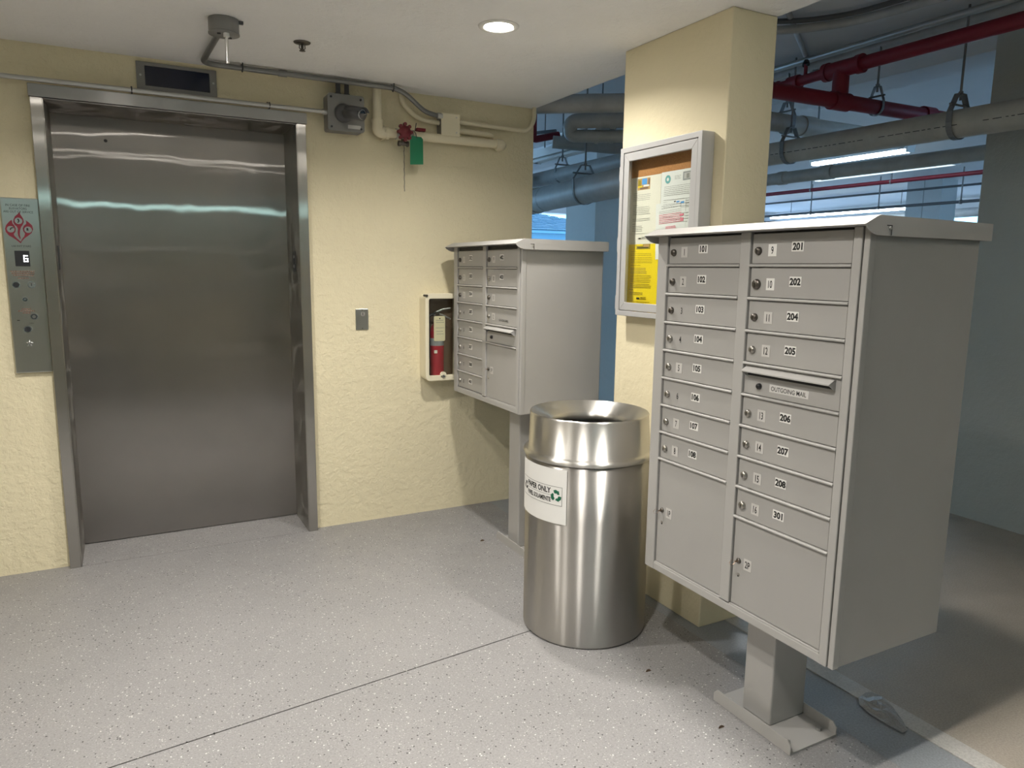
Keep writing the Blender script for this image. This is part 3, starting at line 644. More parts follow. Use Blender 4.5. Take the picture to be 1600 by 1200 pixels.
def mailbox(label, loc, k_, zb, left, right, parL, parR, ped, plate, numL, numR, aptL, aptR, lockL, lockR):
    t = thing('mailbox_unit', label, 'mailbox', loc, -PI/2, 'grey pedestal mailbox units')
    XC = [(-0.351*k_, -0.026*k_), (0.017*k_, 0.354*k_)]        # the two door columns
    W, DEP, ZT = 0.401*k_, 0.4646*k_, 1.5535
    MB().box(-W+0.002, W-0.002, 0.020, DEP, zb, ZT, M['grey']).build('cabinet_body', t, 0.004)
    # face frame
    top = 1.553
    fb = max(parL, parR, zb) if False else zb
    bot = zb+0.034
    f = MB()
    f.box(-W, XC[0][0]-0.002, -0.004, 0.022, zb, ZT, M['grey']).box(XC[1][1]+0.002, W-0.020, -0.004, 0.022, zb, ZT, M['grey']).box(W-0.017, W, -0.001, 0.022, zb, ZT, M['grey'])
    f.box(XC[0][1]+0.002, XC[1][0]-0.002, -0.004, 0.022, bot-0.004, ZT, M['grey'])
    f.box(XC[0][0]-0.004, XC[1][1]+0.004, -0.003, 0.021, zb, bot-0.008, M['grey'])
    f.build('face_frame', t, 0.0025)
    MB().box(-W+0.01, W-0.022, 0.009, 0.0185, zb+0.002, ZT-0.002, M['dark']).build('door_recess', t)
    # roof cap: sloped eave, flat top, turned down sides
    prof = [(-0.048, 1.5535), (-0.050, 1.556), (-0.006, 1.5765), (0.004, 1.579), (DEP+0.014, 1.576), (DEP+0.014, 1.5535)]
    rfo = MB().prism(prof, -W-0.020, W+0.020, M['grey'], 'x').build('roof_cap', t, 0.0015)
    flange = [(-0.048, 1.554), (-0.040, 1.545), (-0.024, 1.536), (-0.004, 1.531), (0.020, 1.530), (DEP+0.014, 1.530), (DEP+0.014, 1.554)]
    for xx in (-W-0.020, W+0.0175):
        MB().prism(flange, xx, xx+0.0025, M['grey'], 'x').build('roof_flange', rfo)
    MB().box(-W-0.018, W+0.018, DEP+0.0115, DEP+0.014, 1.530, 1.554, M['grey']).build('roof_flange', rfo)
    MB().box(W+0.0195, W+0.0205, 0.048, 0.050, 1.531, 1.555, M['dark']).box(W+0.0195, W+0.0205, 0.030, 0.050, 1.554, 1.556, M['dark']).cyl((W+0.019, 0.042, 1.548), (W+0.0225, 0.042, 1.548), 0.004, M['galv'], 8).build('seam_rivet', t and rfo)
    def rail(c, z):
        x0, x1 = XC[c]
        MB().prism([(-0.004, z-0.0035), (-0.006, z-0.001), (-0.006, z+0.002), (-0.003, z+0.0045), (0.02, z+0.0045), (0.02, z-0.0035)], x0-0.002, x1+0.002, M['grey'], 'x').build('rail', t, 0.001)
    dy = 0.002
    def door(c, z0, z1, num, apt, lk, extra=None):
        x0, x1 = XC[c]
        d_ = MB().box(x0+0.0025, x1-0.0025, dy, 0.012, z0+0.006, z1-0.005, M['grey_door']).build('door', t, 0.0015)
        lock_mb(x0+0.027, z1-0.053, *lk, dy).build('lock', d_)
        if num:
            n_, bk = num; sticker(n_, x0+0.077, z1-0.052, 0.030, 0.034, 0.0205, 0.012, 0.62, bk, d_, 'box_number', dy-0.0002)
        if apt: sticker(apt, x0+0.164, z1-0.043, 0.040, 0.0275, 0.0178, 0.045, 0.95, 'sticker', d_, 'apartment_number', dy-0.0002)
        if extra: sticker(extra, x0+0.19, z1-0.065, 0, 0, 0.011, 0.01, 0.8, None, d_, 'door_text', dy-0.0002)
        return d_
    sp, tp = left
    for k in range(8):
        door(0, tp-sp*(k+1), tp-sp*k, numL[k], aptL[k], lockL[k])
        rail(0, tp-sp*(k+1)) if (k < 7 or parL) else None
    z = tp
    for k in range(4):
        door(1, z-sp, z, numR[k], aptR[k], lockR[k], 'OUTGOING MAIL' if (len(numR) == 4 and k == 3) else None); z -= sp; rail(1, z)
    # outgoing mail door
    x0, x1 = XC[1]
    og = MB().box(x0+0.0025, x1-0.0025, dy, 0.012, z-sp+0.006, z-0.005, M['grey_door']).build('outgoing_mail_door', t, 0.0015)
    hood = MB().prism([(dy, z-0.008), (dy-0.008, z-0.009), (dy-0.027, z-0.019), (dy-0.027, z-0.0225), (dy-0.008, z-0.0115), (dy, z-0.011)], x0+0.012, x1-0.018, M['grey'], 'x')
    for xx in (x0+0.012, x1-0.0195):
        hood.prism([(dy, z-0.010), (dy-0.008, z-0.010), (dy-0.027, z-0.022), (dy-0.023, z-0.024), (dy-0.006, z-0.036), (dy, z-0.036)], xx, xx+0.0015, M['grey'], 'x')
    hood.build('slot_hood', og)
    MB().box(x0+0.016, x1-0.022, dy-0.0008, dy+0.001, z-0.034, z-0.014, M['dark']).build('mail_slot', og)
    lock_mb(x0+0.062, z-0.062, 0.009, M['black'], dy).build('lock', og)
    if len(numR) > 4: sticker('OUTGOING MAIL', x0+0.168, z-0.062, 0.136, 0.022, 0.0125, 0.008, 0.86, 'label', og, 'outgoing_mail_label', dy-0.0002)
    z -= sp; rail(1, z)
    for k in range(4, len(numR)):
        door(1, z-sp, z, numR[k], aptR[k], lockR[k]); z -= sp; rail(1, z)
    def parcel(c, ztop, txt, zk):
        x0, x1 = XC[c]
        d_ = MB().box(x0+0.0025, x1-0.0025, dy, 0.012, bot, ztop-0.005, M['grey_door']).build('parcel_door', t, 0.0015)
        key_mb(x0+0.026, zk, dy).build('key', d_)
        MB().cyl((x0+0.027, dy-0.0008, zk-0.045), (x0+0.027, dy+0.001, zk-0.045), 0.006, M['lock'], 12).cyl((x0+0.027, dy-0.0012, zk-0.049), (x0+0.027, dy, zk-0.049), 0.0025, M['ink'], 8).build('cover_lock', d_)
        sticker(txt, x0+0.062, zk-0.002, 0.030, 0.036, 0.021, 0.012, 0.66, 'clear_sticker', d_, 'parcel_number', dy-0.0002)
        MB().box(x0, x1, -0.002, 0.010, bot-0.009, bot-0.002, M['grey']).build('threshold', t, 0.001)
    if parL: parcel(0, tp-8*sp, *parL)
    else: MB().box(XC[0][0], XC[0][1], -0.002, 0.010, bot-0.009, bot-0.002, M['grey']).build('threshold', t, 0.001)
    parcel(1, z, *parR)
    px, py, pw, pd = ped
    MB().box(px-pw/2, px+pw/2, py, py+pd, 0.006, zb+0.01, M['grey']).build('pedestal', t, 0.006)
    bx0, bx1, by0, by1 = plate
    b_ = MB().box(bx0, bx1, by0, by1, 0.0005, 0.007, M['grey'])
    for yy in (by0-0.004, by1):
        b_.prism([(bx0, 0.0005), (bx1, 0.0005), (bx1, 0.028), (bx1-0.014, 0.044), (bx0+0.014, 0.044), (bx0, 0.028)], yy, yy+0.004, M['grey'], 'y')
    bo_ = b_.build('base_channel', t)
    for sx_ in (bx0+0.04, bx1-0.04):
        for sy_ in (by0+0.03, by1-0.03):
            MB().cyl((sx_, sy_, 0.007), (sx_, sy_, 0.017), 0.008, M['galv'], 6, smooth=False).build('anchor_bolt', bo_)
    return t
A, Bk, C_, Dk = (0.0115, M['lock']), (0.0115, M['lock_dark']), (0.0125, M['lock']), (0.0150, M['lock_dark'])
cs = 'clear_sticker'; ws = 'sticker'
mailbox('large grey mailbox unit in front with two parcel lockers and sixteen numbered doors', (1.248, -2.326, 0), 1.0, 0.378,
        (0.0955, 1.552), None, ('1P', 0.606), ('2P', 0.556), (0.057, 0.107, 0.118, 0.155), (-0.084, 0.240, 0.062, 0.262),
        [(str(k), cs if k in (1, 2, 5, 7, 8) else None) for k in range(1, 9)], [(str(k), ws if k in (9, 10) else cs) for k in range(9, 17)],
        ['101', '102', '103', '104', '105', '106', '107', '108'], ['201', '202', '204', '205', '206', '207', '208', '301'],
        [Bk, Bk, Bk, A, A, A, A, A], [Bk, Dk, Bk, A, A, A, A, C_])
mailbox('smaller grey mailbox unit standing close to the cream wall behind the trash can', (1.262, -0.537, 0), 0.982, 0.748,
        (0.0951, 1.5386), None, None, ('1P', 0.927), (0.163, 0.093, 0.115, 0.155), (0.038, 0.353, 0.063, 0.263),
        [(str(k), cs if k in (1, 2, 3) else None) for k in range(1, 9)], [(str(k), cs) for k in range(9, 13)],
        ['302', '303', '304', '305', '306', '307', '308', '401'], ['402', '403', None, None],
        [Bk, Bk, Bk, A, A, A, A, A], [Bk, A, Bk, A])

# ------------------------------------------------------------------ trash can
TX, TY = 1.228, -1.562
tcn = thing('trash_can', 'round dented stainless steel trash can with a funnel lid and paper only sign', 'trash can', (TX, TY, 0))
R_ = 0.250
MB().lathe([(0, 0.002), (R_-0.006, 0.002), (R_-0.002, 0.006), (R_, 0.012), (R_, 0.25), (R_, 0.5), (R_, 0.715), (R_-0.004, 0.715), (R_-0.004, 0.02), (0, 0.02)], (0, 0, 0), M['can_steel'], 96).build('body', tcn)
rim = MB().lathe([(R_-0.003, 0.717), (R_+0.006, 0.719), (R_+0.009, 0.728), (R_+0.006, 0.738), (R_-0.002, 0.742), (0.240, 0.746), (0.236, 0.86), (0.2345, 0.878), (0.2355, 0.883), (0.233, 0.888), (0.229, 0.886), (0.190, 0.868), (0.150, 0.847), (0.146, 0.841), (0.146, 0.825), (0.144, 0.825), (0.144, 0.842), (0.149, 0.851)], (0, 0, 0), M['can_lid'], 96)
rim.build('lid', tcn)
MB().lathe([(0, 0.55), (0.21, 0.55), (0.212, 0.80), (0.209, 0.80), (0.207, 0.555)], (0, 0, 0), M['can_inside'], 48).build('liner', tcn)
# paper sign wrapped on the can
def wrap(r): return lambda a, b: (r*math.cos(a/R_), r*math.sin(a/R_), b)      # a: arc length from angle zero
sg = MB()
a0, a1 = math.radians(153.0)*R_, math.radians(218.5)*R_
n = 24; fn = wrap(R_+0.0035)
vs = [fn(a0+(a1-a0)*k/n, z) for k in range(n+1) for z in (0.492, 0.704)]
sg.add(vs, [(2*k, 2*k+2, 2*k+3, 2*k+1) for k in range(n)], M['paper'], True)
fn2 = wrap(R_+0.0042)
bx0, bx1, bz0, bz1 = math.radians(160.5)*R_, math.radians(214.5)*R_, 0.563, 0.636
def strip(x0_, x1_, z0_, z1_, m):
    k_ = max(1, int(abs(x1_-x0_)/0.012)); v_ = [fn2(x0_+(x1_-x0_)*k/k_, z) for k in range(k_+1) for z in (z0_, z1_)]
    sg.add(v_, [(2*k, 2*k+2, 2*k+3, 2*k+1) for k in range(k_)], m)
lw = 0.0012
strip(bx0, bx1, bz0, bz0+lw, M['ink']); strip(bx0, bx1, bz1-lw, bz1, M['ink']); strip(bx0, bx0+lw, bz0, bz1, M['ink']); strip(bx1-lw, bx1, bz0, bz1, M['ink'])
mx = (math.radians(172.0)*R_+math.radians(202.8)*R_)/2; tw = math.radians(203.5-171.5)*R_
for txt, zc, hh_ in (('PAPER ONLY', 0.6175, 0.0205), ('PAPEL SOLAMENTE', 0.5825, 0.0165)):
    wd = glyphs(txt, 0.03)[2]; sg.text(txt, mx, zc, hh_, M['ink'], 0.03, tw/(wd*hh_), fn=fn2)
strip(mx-tw/2, mx+tw/2-0.004, 0.5995, 0.6005, M['ink'])
def recycle(cx, cz, r, m):
    for k in range(3):
        A0 = PI/2+2*PI*k/3
        def P(ang, rad): return (cx+rad*math.cos(ang), cz+rad*math.sin(ang))
        # bent band: two limbs around a cut corner, then an arrow head
        o0 = [P(A0+0.50, r*1.02), P(A0+0.02, r*1.08), P(A0-0.48, r*0.98)]
        i0 = [P(A0+0.62, r*0.50), P(A0+0.10, r*0.44), P(A0-0.58, r*0.52)]
        v_ = [fn2(*p) for p in o0+i0]; sg.add(v_, [(0, 3, 4, 1), (1, 4, 5, 2)], m)
        tip = P(A0-1.20, r*0.72); b1 = P(A0-0.48, r*1.16); b2 = P(A0-0.62, r*0.34)
        sg.add([fn2(*tip), fn2(*b1), fn2(*b2)], [(0, 1, 2)], m)
recycle(math.radians(208.6)*R_, 0.600, 0.0225, M['recycle'])
recycle(math.radians(166.5)*R_, 0.600, 0.0165, M['ink'])
sgo = sg.build('paper_sign', tcn); sgo['label'] = 'white sheet reading PAPER ONLY / PAPEL SOLAMENTE'

# ------------------------------------------------------------------ notice case and papers
XB = 1.550
nc = thing('notice_case', 'aluminium framed notice case with cork back on the cream column', 'notice board', (1.612, -1.5225, 1.6), -PI/2)
# local: x right (world -y), y deeper (world +x), origin on column face
hw_, z0_, z1_ = 0.2525, 1.243-1.6, 1.956-1.6
MB().ring([(-hw_, z0_), (hw_, z0_), (hw_, z1_), (-hw_, z1_)], [(-hw_+0.022, z0_+0.022), (hw_-0.022, z0_+0.022), (hw_-0.022, z1_-0.022), (-hw_+0.022, z1_-0.022)], -0.062, -0.0005, M['alu']).build('case_frame', nc, 0.002)
q0, q1, r0, r1 = -hw_+0.0245, hw_-0.0245, z0_+0.0245, z1_-0.0245
dfr = MB().ring([(q0, r0), (q1, r0), (q1, r1), (q0, r1)], [(q0+0.034, r0+0.034), (q1-0.034, r0+0.034), (q1-0.034, r1-0.034), (q0+0.034, r1-0.034)], -0.059, -0.044, M['alu']).build('door_frame', nc, 0.002)
for (xa, za, xb, zb_) in ((q0, r1, q0+0.034, r1-0.034), (q1, r1, q1-0.034, r1-0.034), (q0, r0, q0+0.034, r0+0.034), (q1, r0, q1-0.034, r0+0.034)):
    MB().tube([(xa, -0.0592, za), (xb, -0.0592, zb_)], 0.0006, M['line'], 4).build('mitre_joint', dfr)
MB().box(q0+0.030, q1-0.030, -0.050, -0.047, r0+0.030, r1-0.030, M['glass']).build('glass_pane', nc)
MB().box(-hw_+0.022, hw_-0.022, -0.014, -0.002, z0_+0.022, z1_-0.022, M['cork']).build('cork_board', nc)
for z in (0.25, -0.05, -0.30):
    MB().cyl((-hw_-0.0015, -0.058, z-0.03), (-hw_-0.0015, -0.058, z+0.03), 0.004, M['alu'], 10).build('hinge', nc)
XPAP = 1.5965
def paper(label, yl, yr, zt, zb_, m, fill, off=0.0, rot=0.0):
    # yl: world y of the left edge as seen from the lobby
    cx, cz = (yl+yr)/2, (zt+zb_)/2
    w_, h_ = abs(yl-yr), zt-zb_
    mb = MB().box(-w_/2, w_/2, -0.0004, 0, -h_/2, h_/2, m)
    lay = [0]
    def bar(x0, x1, z0, z1, mm):
        lay[0] += 1; mb.box(-w_/2+x0*w_, -w_/2+x1*w_, -0.0006-lay[0]*0.000012, -0.0005, h_/2-z1*h_, h_/2-z0*h_, mm)
    def lines(x0, x1, zs, mm, th=0.006):
        for z in zs:
            e_ = x1-random.uniform(0, 0.10)*(x1-x0); x = x0
            while x < e_:
                k = random.uniform(0.03, 0.09); bar(x, min(x+k, e_), z, z+th, mm); x += k+0.014
    fill(bar, lines, mb, w_, h_)
    o = mb.build('paper_notice'); o.location = (XPAP-off, cx, cz); o.rotation_euler = (0, rot, -PI/2)
    tag(o, label, 'paper', 'papers in the notice case'); return o
def f1(bar, lines, mb, w_, h_):
    bar(0.26, 0.66, 0.025, 0.195, M['orange']); bar(0.40, 0.56, 0.03, 0.12, M['bluep']); bar(0.28, 0.36, 0.05, 0.13, M['line_y']); bar(0.60, 0.65, 0.04, 0.14, M['rust']); bar(0.34, 0.60, 0.160, 0.185, M['rust']); bar(0.27, 0.40, 0.135, 0.155, M['paper_y']); bar(0.45, 0.63, 0.125, 0.150, M['paper'])
    lines(0.14, 0.26, [0.235], M['line']); lines(0.14, 0.70, [0.262, 0.288, 0.314, 0.340], M['line'])
    lines(0.14, 0.30, [0.415], M['line']); lines(0.14, 0.70, [0.445, 0.471, 0.497, 0.523, 0.549], M['line'])
    lines(0.14, 0.70, [0.62, 0.646], M['line']); lines(0.14, 0.24, [0.69], M['line']); lines(0.14, 0.48, [0.725, 0.750, 0.775, 0.80], M['line'])
    bar(0.05, 0.95, 0.838, 0.841, M['clear_sticker']); bar(0.36, 0.43, 0.905, 0.925, M['ink']); lines(0.45, 0.60, [0.89, 0.905, 0.92], M['line'], 0.004)
paper('white notice with a colour photo at its top, hung highest on the cork', -1.284, -1.494, 1.833, 1.552, M['paper_c'], f1)
def f2(bar, lines, mb, w_, h_):
    cx, cz = -w_/2+0.20*w_, h_/2-0.11*h_
    mb.cyl((cx, -0.0005, cz), (cx, -0.0012, cz), 0.0165, M['teal'], 20, smooth=False); mb.cyl((cx, -0.0012, cz), (cx, -0.0016, cz), 0.007, M['paper'], 14, smooth=False)
    bar(0.64, 0.97, 0.035, 0.155, M['stamp']); bar(0.67, 0.94, 0.055, 0.135, M['clear_sticker']); bar(0.74, 0.82, 0.065, 0.13, M['line']); bar(0.86, 0.91, 0.06, 0.12, M['stamp'])
    lines(0.40, 0.58, [0.075, 0.095, 0.115], M['line']); lines(0.10, 0.95, [0.21, 0.235, 0.26, 0.285, 0.31, 0.335], M['line'])
    lines(0.10, 0.95, [0.40, 0.43, 0.46, 0.50], M['line']); bar(0.62, 0.95, 0.47, 0.474, M['line']); bar(0.62, 0.95, 0.52, 0.524, M['line']); bar(0.62, 0.63, 0.47, 0.52, M['line']); bar(0.94, 0.95, 0.47, 0.52, M['line'])
    lines(0.10, 0.9, [0.60, 0.64, 0.68, 0.72], M['line'])
paper('white certificate with a teal seal and a grey stamp under the case top', -1.496, -1.700, 1.836, 1.556, M['paper'], f2, 0.0008)
def f3(bar, lines, mb, w_, h_):
    lines(0.20, 0.9, [0.06, 0.10], M['ink']); bar(0.70, 0.80, 0.01, 0.035, M['bluep']); bar(0.84, 0.95, 0.03, 0.06, M['bluep']); bar(0.62, 0.68, 0.0, 0.02, M['ink'])
    lines(0.12, 0.92, [0.15, 0.18], M['line']); lines(0.12, 0.95, [0.21, 0.24, 0.27, 0.30, 0.33, 0.36], M['pink'], 0.011)
    bar(0.82, 0.95, 0.24, 0.27, M['pink']); bar(0.84, 0.94, 0.31, 0.37, M['pink']); lines(0.35, 0.70, [0.43, 0.455, 0.48], M['pink'], 0.013)
    lines(0.12, 0.9, [0.56, 0.60, 0.66, 0.72], M['line'])
paper('white permit sheet with red lettering overlapping the certificate below its seal', -1.474, -1.655, 1.716, 1.490, M['paper'], f3, 0.0022, math.radians(-2.5))
def f4(bar, lines, mb, w_, h_):
    bar(0.28, 0.74, 0.0, 0.115, M['line_y']); bar(0.30, 0.50, 0.03, 0.06, M['paper_y']); bar(0.52, 0.70, 0.045, 0.08, M['orange']); bar(0.32, 0.68, 0.085, 0.10, M['ink'])
    lines(0.12, 0.30, [0.145], M['line_y']); lines(0.12, 0.82, [0.18, 0.205], M['line_y']); lines(0.12, 0.84, [0.24, 0.265, 0.29, 0.315], M['line_y'])
    lines(0.12, 0.45, [0.355], M['line_y']); lines(0.12, 0.66, [0.40, 0.425, 0.45, 0.475], M['rust']); lines(0.12, 0.82, [0.51, 0.535, 0.56, 0.585, 0.61], M['line_y'])
    lines(0.12, 0.82, [0.645, 0.67, 0.695], M['line_y']); lines(0.10, 0.24, [0.73], M['line_y']); lines(0.12, 0.56, [0.775, 0.80], M['line_y'])
    bar(0.36, 0.45, 0.855, 0.88, M['ink']); lines(0.47, 0.68, [0.84, 0.855, 0.87], M['line_y'], 0.004); lines(0.18, 0.80, [0.91], M['line_y'], 0.004); lines(0.36, 0.60, [0.935], M['line_y'], 0.004)
paper('bright yellow notice pinned below the white ones in the case', -1.286, -1.494, 1.562, 1.283, M['paper_y'], f4, -0.0003)

# ------------------------------------------------------------------ garage pipes and fittings
def hanger(label, x, y, z, r, ztop, ax='y', strap_w=0.032, grp='pipe hangers in the garage'):
    t = thing('pipe_hanger', label, 'hanger', (x, y, ztop), 0 if ax == 'y' else PI/2, grp)
    dz = z-ztop
    st = MB(); pts = []
    for k in range(13):
        q = PI + PI*k/12; pts.append(((r+0.004)*math.cos(q), dz+(r+0.004)*math.sin(q)))
    yk = dz+r+0.065
    loop = [(-r*0.35, yk+0.012), (-r-0.004, dz+r*0.75)] + pts + [(r+0.004, dz+r*0.75), (r*0.35, yk+0.012)]
    inner = [(a*1.0+(0.006 if a < 0 else -0.006)*0, b) for a, b in loop]
    for i in range(len(loop)-1):
        (a, b), (c, d_) = loop[i], loop[i+1]; nx, nz = -(d_-b), (c-a); l_ = math.hypot(nx, nz); nx, nz = nx/l_*0.004, nz/l_*0.004
        st.add([(a, -strap_w/2, b), (c, -strap_w/2, d_), (c-nx, -strap_w/2, d_-nz), (a-nx, -strap_w/2, b-nz), (a, strap_w/2, b), (c, strap_w/2, d_), (c-nx, strap_w/2, d_-nz), (a-nx, strap_w/2, b-nz)],
               [(0, 1, 2, 3), (7, 6, 5, 4), (0, 4, 5, 1), (3, 2, 6, 7), (0, 3, 7, 4), (1, 5, 6, 2)], M['hanger'])
    st.box(-r*0.36, r*0.36, -strap_w/2, strap_w/2, yk+0.009, yk+0.014, M['hanger'])
    st.cyl((-r-0.01, 0, dz+r+0.02), (r+0.01, 0, dz+r+0.02), 0.006, M['hanger'], 8)
    st.build('strap', t)
    MB().cyl((0, 0, yk-0.02), (0, 0, 0), 0.0065, M['hanger'], 8).cyl((0, 0, yk+0.014), (0, 0, yk+0.026), 0.012, M['hanger'], 6, smooth=False).build('rod', t)
    return t
# big white drain pipe along the wall line
bp = thing('drain_pipe', 'large white plastic drain pipe running above the large mailbox unit', 'pipe', (3.66, 0, 2.215))
L = (3.66, 0, 2.215)
LC(MB().cyl((3.66, -6.0, 2.222), (3.66, 0.05, 2.252), 0.076, M['pvc'], 28), bp, 'tube', L)
LC(MB().cyl((3.66, 0.0, 2.252), (3.66, 0.16, 2.253), 0.086, M['pvc'], 28), bp, 'coupling', L)
LC(MB().cyl((3.66, 0.15, 2.253), (3.66, 3.2, 2.267), 0.076, M['pvc'], 28), bp, 'tube', L)
pr_ = MB(); y_ = -0.2
while y_ > -2.2:
    k = random.uniform(0.012, 0.05); gx = random.uniform(0.01, 0.02)
    if not (-0.98 < y_ < -0.90 or -1.55 < y_ < -1.45):
        vs = []
        for yy in (y_, y_-k):
            for qa in (183, 186):
                q = math.radians(qa+8); zc_ = 2.252-0.03*(0.05-yy)/6.05; vs.append((3.66+0.0765*math.cos(q), yy, zc_+0.0765*math.sin(q)))
        pr_.add(vs, [(0, 1, 3, 2)], M['ink'])
    y_ -= k+gx
LC(pr_, bp, 'printed_line', L)['kind'] = 'stuff'
hanger('strap hanger on the large white pipe above the far end of the mailbox roof', 3.66, -1.43, 2.245, 0.076, H2)
hanger('strap hanger on the large white pipe beside the cream column', 3.66, -0.30, 2.250, 0.076, H2)
pipe('drain_pipe', [(4.42, -1.25, 2.195), (4.42, 2.2, 2.205)], 0.048, M['pvc'], 'thinner white plastic pipe below and behind the large drain pipe', extra=lambda o: o.cyl((4.42, -0.05, 2.20), (4.42, 0.05, 2.20), 0.055, M['pvc'], 18).cyl((4.42, 0.40, 2.20), (4.42, 0.47, 2.20), 0.054, M['pvc'], 18))
pipe('drain_pipe', [(3.05, -0.19, 2.455), (4.95, -0.21, 2.450)], 0.062, M['pvc'], 'grey white pipe crossing behind the lower red pipe', extra=lambda o: o.cyl((3.86, -0.198, 2.453), (3.98, -0.199, 2.453), 0.070, M['pvc'], 18))
hanger('strap hanger on the crossing pipe near the cream column', 3.72, -0.197, 2.453, 0.062, H2, 'x', 0.03)
# red sprinkler mains
rm = thing('sprinkler_main', 'dark red sprinkler main under the garage ceiling with tee and fittings', 'pipe', (3.39, -0.88, 2.615))
L = (3.39, -0.88, 2.615)
LC(MB().cyl((3.39, -6.0, 2.61), (3.39, -0.80, 2.615), 0.038, M['red_dark'], 20), rm, 'tube', L)
LC(MB().cyl((3.39, -0.99, 2.615), (3.39, -0.77, 2.615), 0.047, M['red_dark'], 20).cyl((3.39, -0.88, 2.615), (3.39, -0.88, 2.47), 0.046, M['red_dark'], 20).cyl((3.39, -1.02, 2.615), (3.39, -0.985, 2.615), 0.053, M['red_dark'], 20).cyl((3.39, -0.795, 2.615), (3.39, -0.765, 2.615), 0.053, M['red_dark'], 20), rm, 'tee', L)
LC(MB().tube([(3.39, -0.78, 2.615), (3.39, -0.70, 2.612), (3.39, -0.40, 2.605)], [0.034, 0.030, 0.030], M['red_dark'], 16).cyl((3.39, -0.58, 2.607), (3.39, -0.50, 2.606), 0.043, M['red_dark'], 16), rm, 'reducer', L)
LC(MB().cyl((3.39, -0.62, 2.62), (3.39, -0.62, 2.70), 0.011, M['red_dark'], 10).cyl((3.39, -0.62, 2.70), (3.39, -0.62, 2.725), 0.024, M['black'], 10, 0.012).cyl((3.39, -0.64, 2.695), (3.39, -0.60, 2.695), 0.010, M['black'], 8), rm, 'sprinkler', L)
LC(MB().tube(fillet([(3.39, -0.42, 2.605), (3.39, -0.32, 2.60), (3.39, -0.32, 2.70), (3.39, -0.1, 2.70)], 0.05), 0.040, M['red_dark'], 16), rm, 'elbow', L)
rb = thing('sprinkler_branch', 'lower dark red sprinkler pipe crossing under the main', 'pipe', (3.39, -0.88, 2.43))
L = (3.39, -0.88, 2.43)
LC(MB().cyl((2.25, -0.88, 2.425), (4.40, -0.88, 2.443), 0.043, M['red_dark'], 20), rb, 'tube', L)
LC(MB().cyl((3.32, -0.88, 2.433), (3.46, -0.88, 2.434), 0.052, M['red_dark'], 20), rb, 'tee_collar', L)
LC(MB().cyl((4.17, -0.88, 2.441), (4.27, -0.88, 2.442), 0.054, M['red_dark'], 20), rb, 'coupling', L)
hanger('thin hanger on the lower red pipe between the red tee and the wall', 3.72, -0.88, 2.437, 0.043, H2, 'x', 0.02)
# conduits under the ceiling near the lobby edge
pipe('conduit', [(2.72, -0.60, 2.79), (3.05, -0.82, 2.79), (3.24, -1.05, 2.80), (3.32, -1.7, 2.80), (3.34, -5.5, 2.80)], 0.024, M['iron'], 'thick grey conduit bending along the garage ceiling at the picture top', 'conduit', fr=0.15)
pipe('conduit', [(2.66, -0.70, 2.81), (3.0, -0.88, 2.81), (3.18, -1.08, 2.82), (3.25, -1.7, 2.82), (3.27, -5.5, 2.82)], 0.014, M['cam_grey'], 'thin dark conduit bending beside the thick ceiling conduit', 'conduit', fr=0.15)
pipe('conduit', [(2.40, -1.25, 2.83), (4.0, -0.15, 2.83)], 0.016, M['iron'], 'grey conduit crossing the garage ceiling at a slant above the red pipe', 'conduit')
pipe('conduit', [(3.62, -6.0, 2.80), (3.62, 3.0, 2.80)], 0.020, M['galv'], 'steel conduit beside the red main under the garage ceiling', 'conduit')
pipe('conduit', [(3.74, -6.0, 2.80), (3.74, 3.0, 2.80)], 0.030, M['iron'], 'wide grey conduit beside the red main under the garage ceiling', 'conduit')
bx = thing('ceiling_box', 'small grey junction box under the garage ceiling behind the red tee', 'junction box', (4.6, 0.3, H2))
MB().box(-0.12, 0.12, -0.10, 0.10, -0.09, 0.0, M['grey']).build('body', bx, 0.004)
MB().cyl((0.03, 0, -0.09), (0.03, 0, -0.20), 0.008, M['hanger'], 8).build('stem', bx)
# fluorescent fixtures
def fixture(label, x, y0, y1, z, lit='tube', grp='fluorescent fixtures in the garage'):
    t = thing('light_fixture', label, 'ceiling light', (x, (y0+y1)/2, H2), 0, grp); h = (y1-y0)/2; dz = z-H2
    MB().prism([(-0.075, dz+0.06), (-0.06, dz), (0.06, dz), (0.075, dz+0.06)], -h, h, M['white'], 'y').build('housing', t)
    MB().cyl((0, -h*0.7, dz+0.05), (0, -h*0.7, 0), 0.006, M['hanger'], 6).build('stem', t); MB().cyl((0, h*0.7, dz+0.05), (0, h*0.7, 0), 0.006, M['hanger'], 6).build('stem', t)
    for sx_ in (-0.03, 0.03):
        MB().cyl((sx_, -h+0.03, dz-0.018), (sx_, h-0.03, dz-0.018), 0.016, M[lit], 10).build('tube', t)
    for yy in (-h+0.015, h-0.015):
        MB().box(-0.055, 0.055, yy-0.014, yy+0.014, dz-0.035, dz, M['white']).build('end_cap', t)
    return t
fixture('lit fluorescent fixture showing between the two white drain pipes', 7.02, 1.10, 2.35, 2.745)
fixture('lit fluorescent fixture below the thinner white pipe deep in the garage', 8.1, 1.25, 3.2, 2.715, 'tube_dim')
fixture('lit fluorescent fixture just above the mailbox roof line far back', 11.3, 3.6, 6.9, 2.55)
fixture('unlit white fluorescent fixture between pipes left of the cream column', 2.95, 0.72, 1.95, 2.41, 'white')
fixture('warm fluorescent fixture in the garage aisle beside the viewer', 2.65, -5.2, -4.0, 2.62, 'tube_warm')
lt = thing('light_fixture', 'cool fluorescent fixture behind the viewer', 'ceiling light', (0.4, -8.6, 2.36), 0, 'fluorescent fixtures in the garage')
MB().box(-3.2, 2.6, -0.05, 0.05, 0.03, 0.09, M['white']).build('housing', lt)
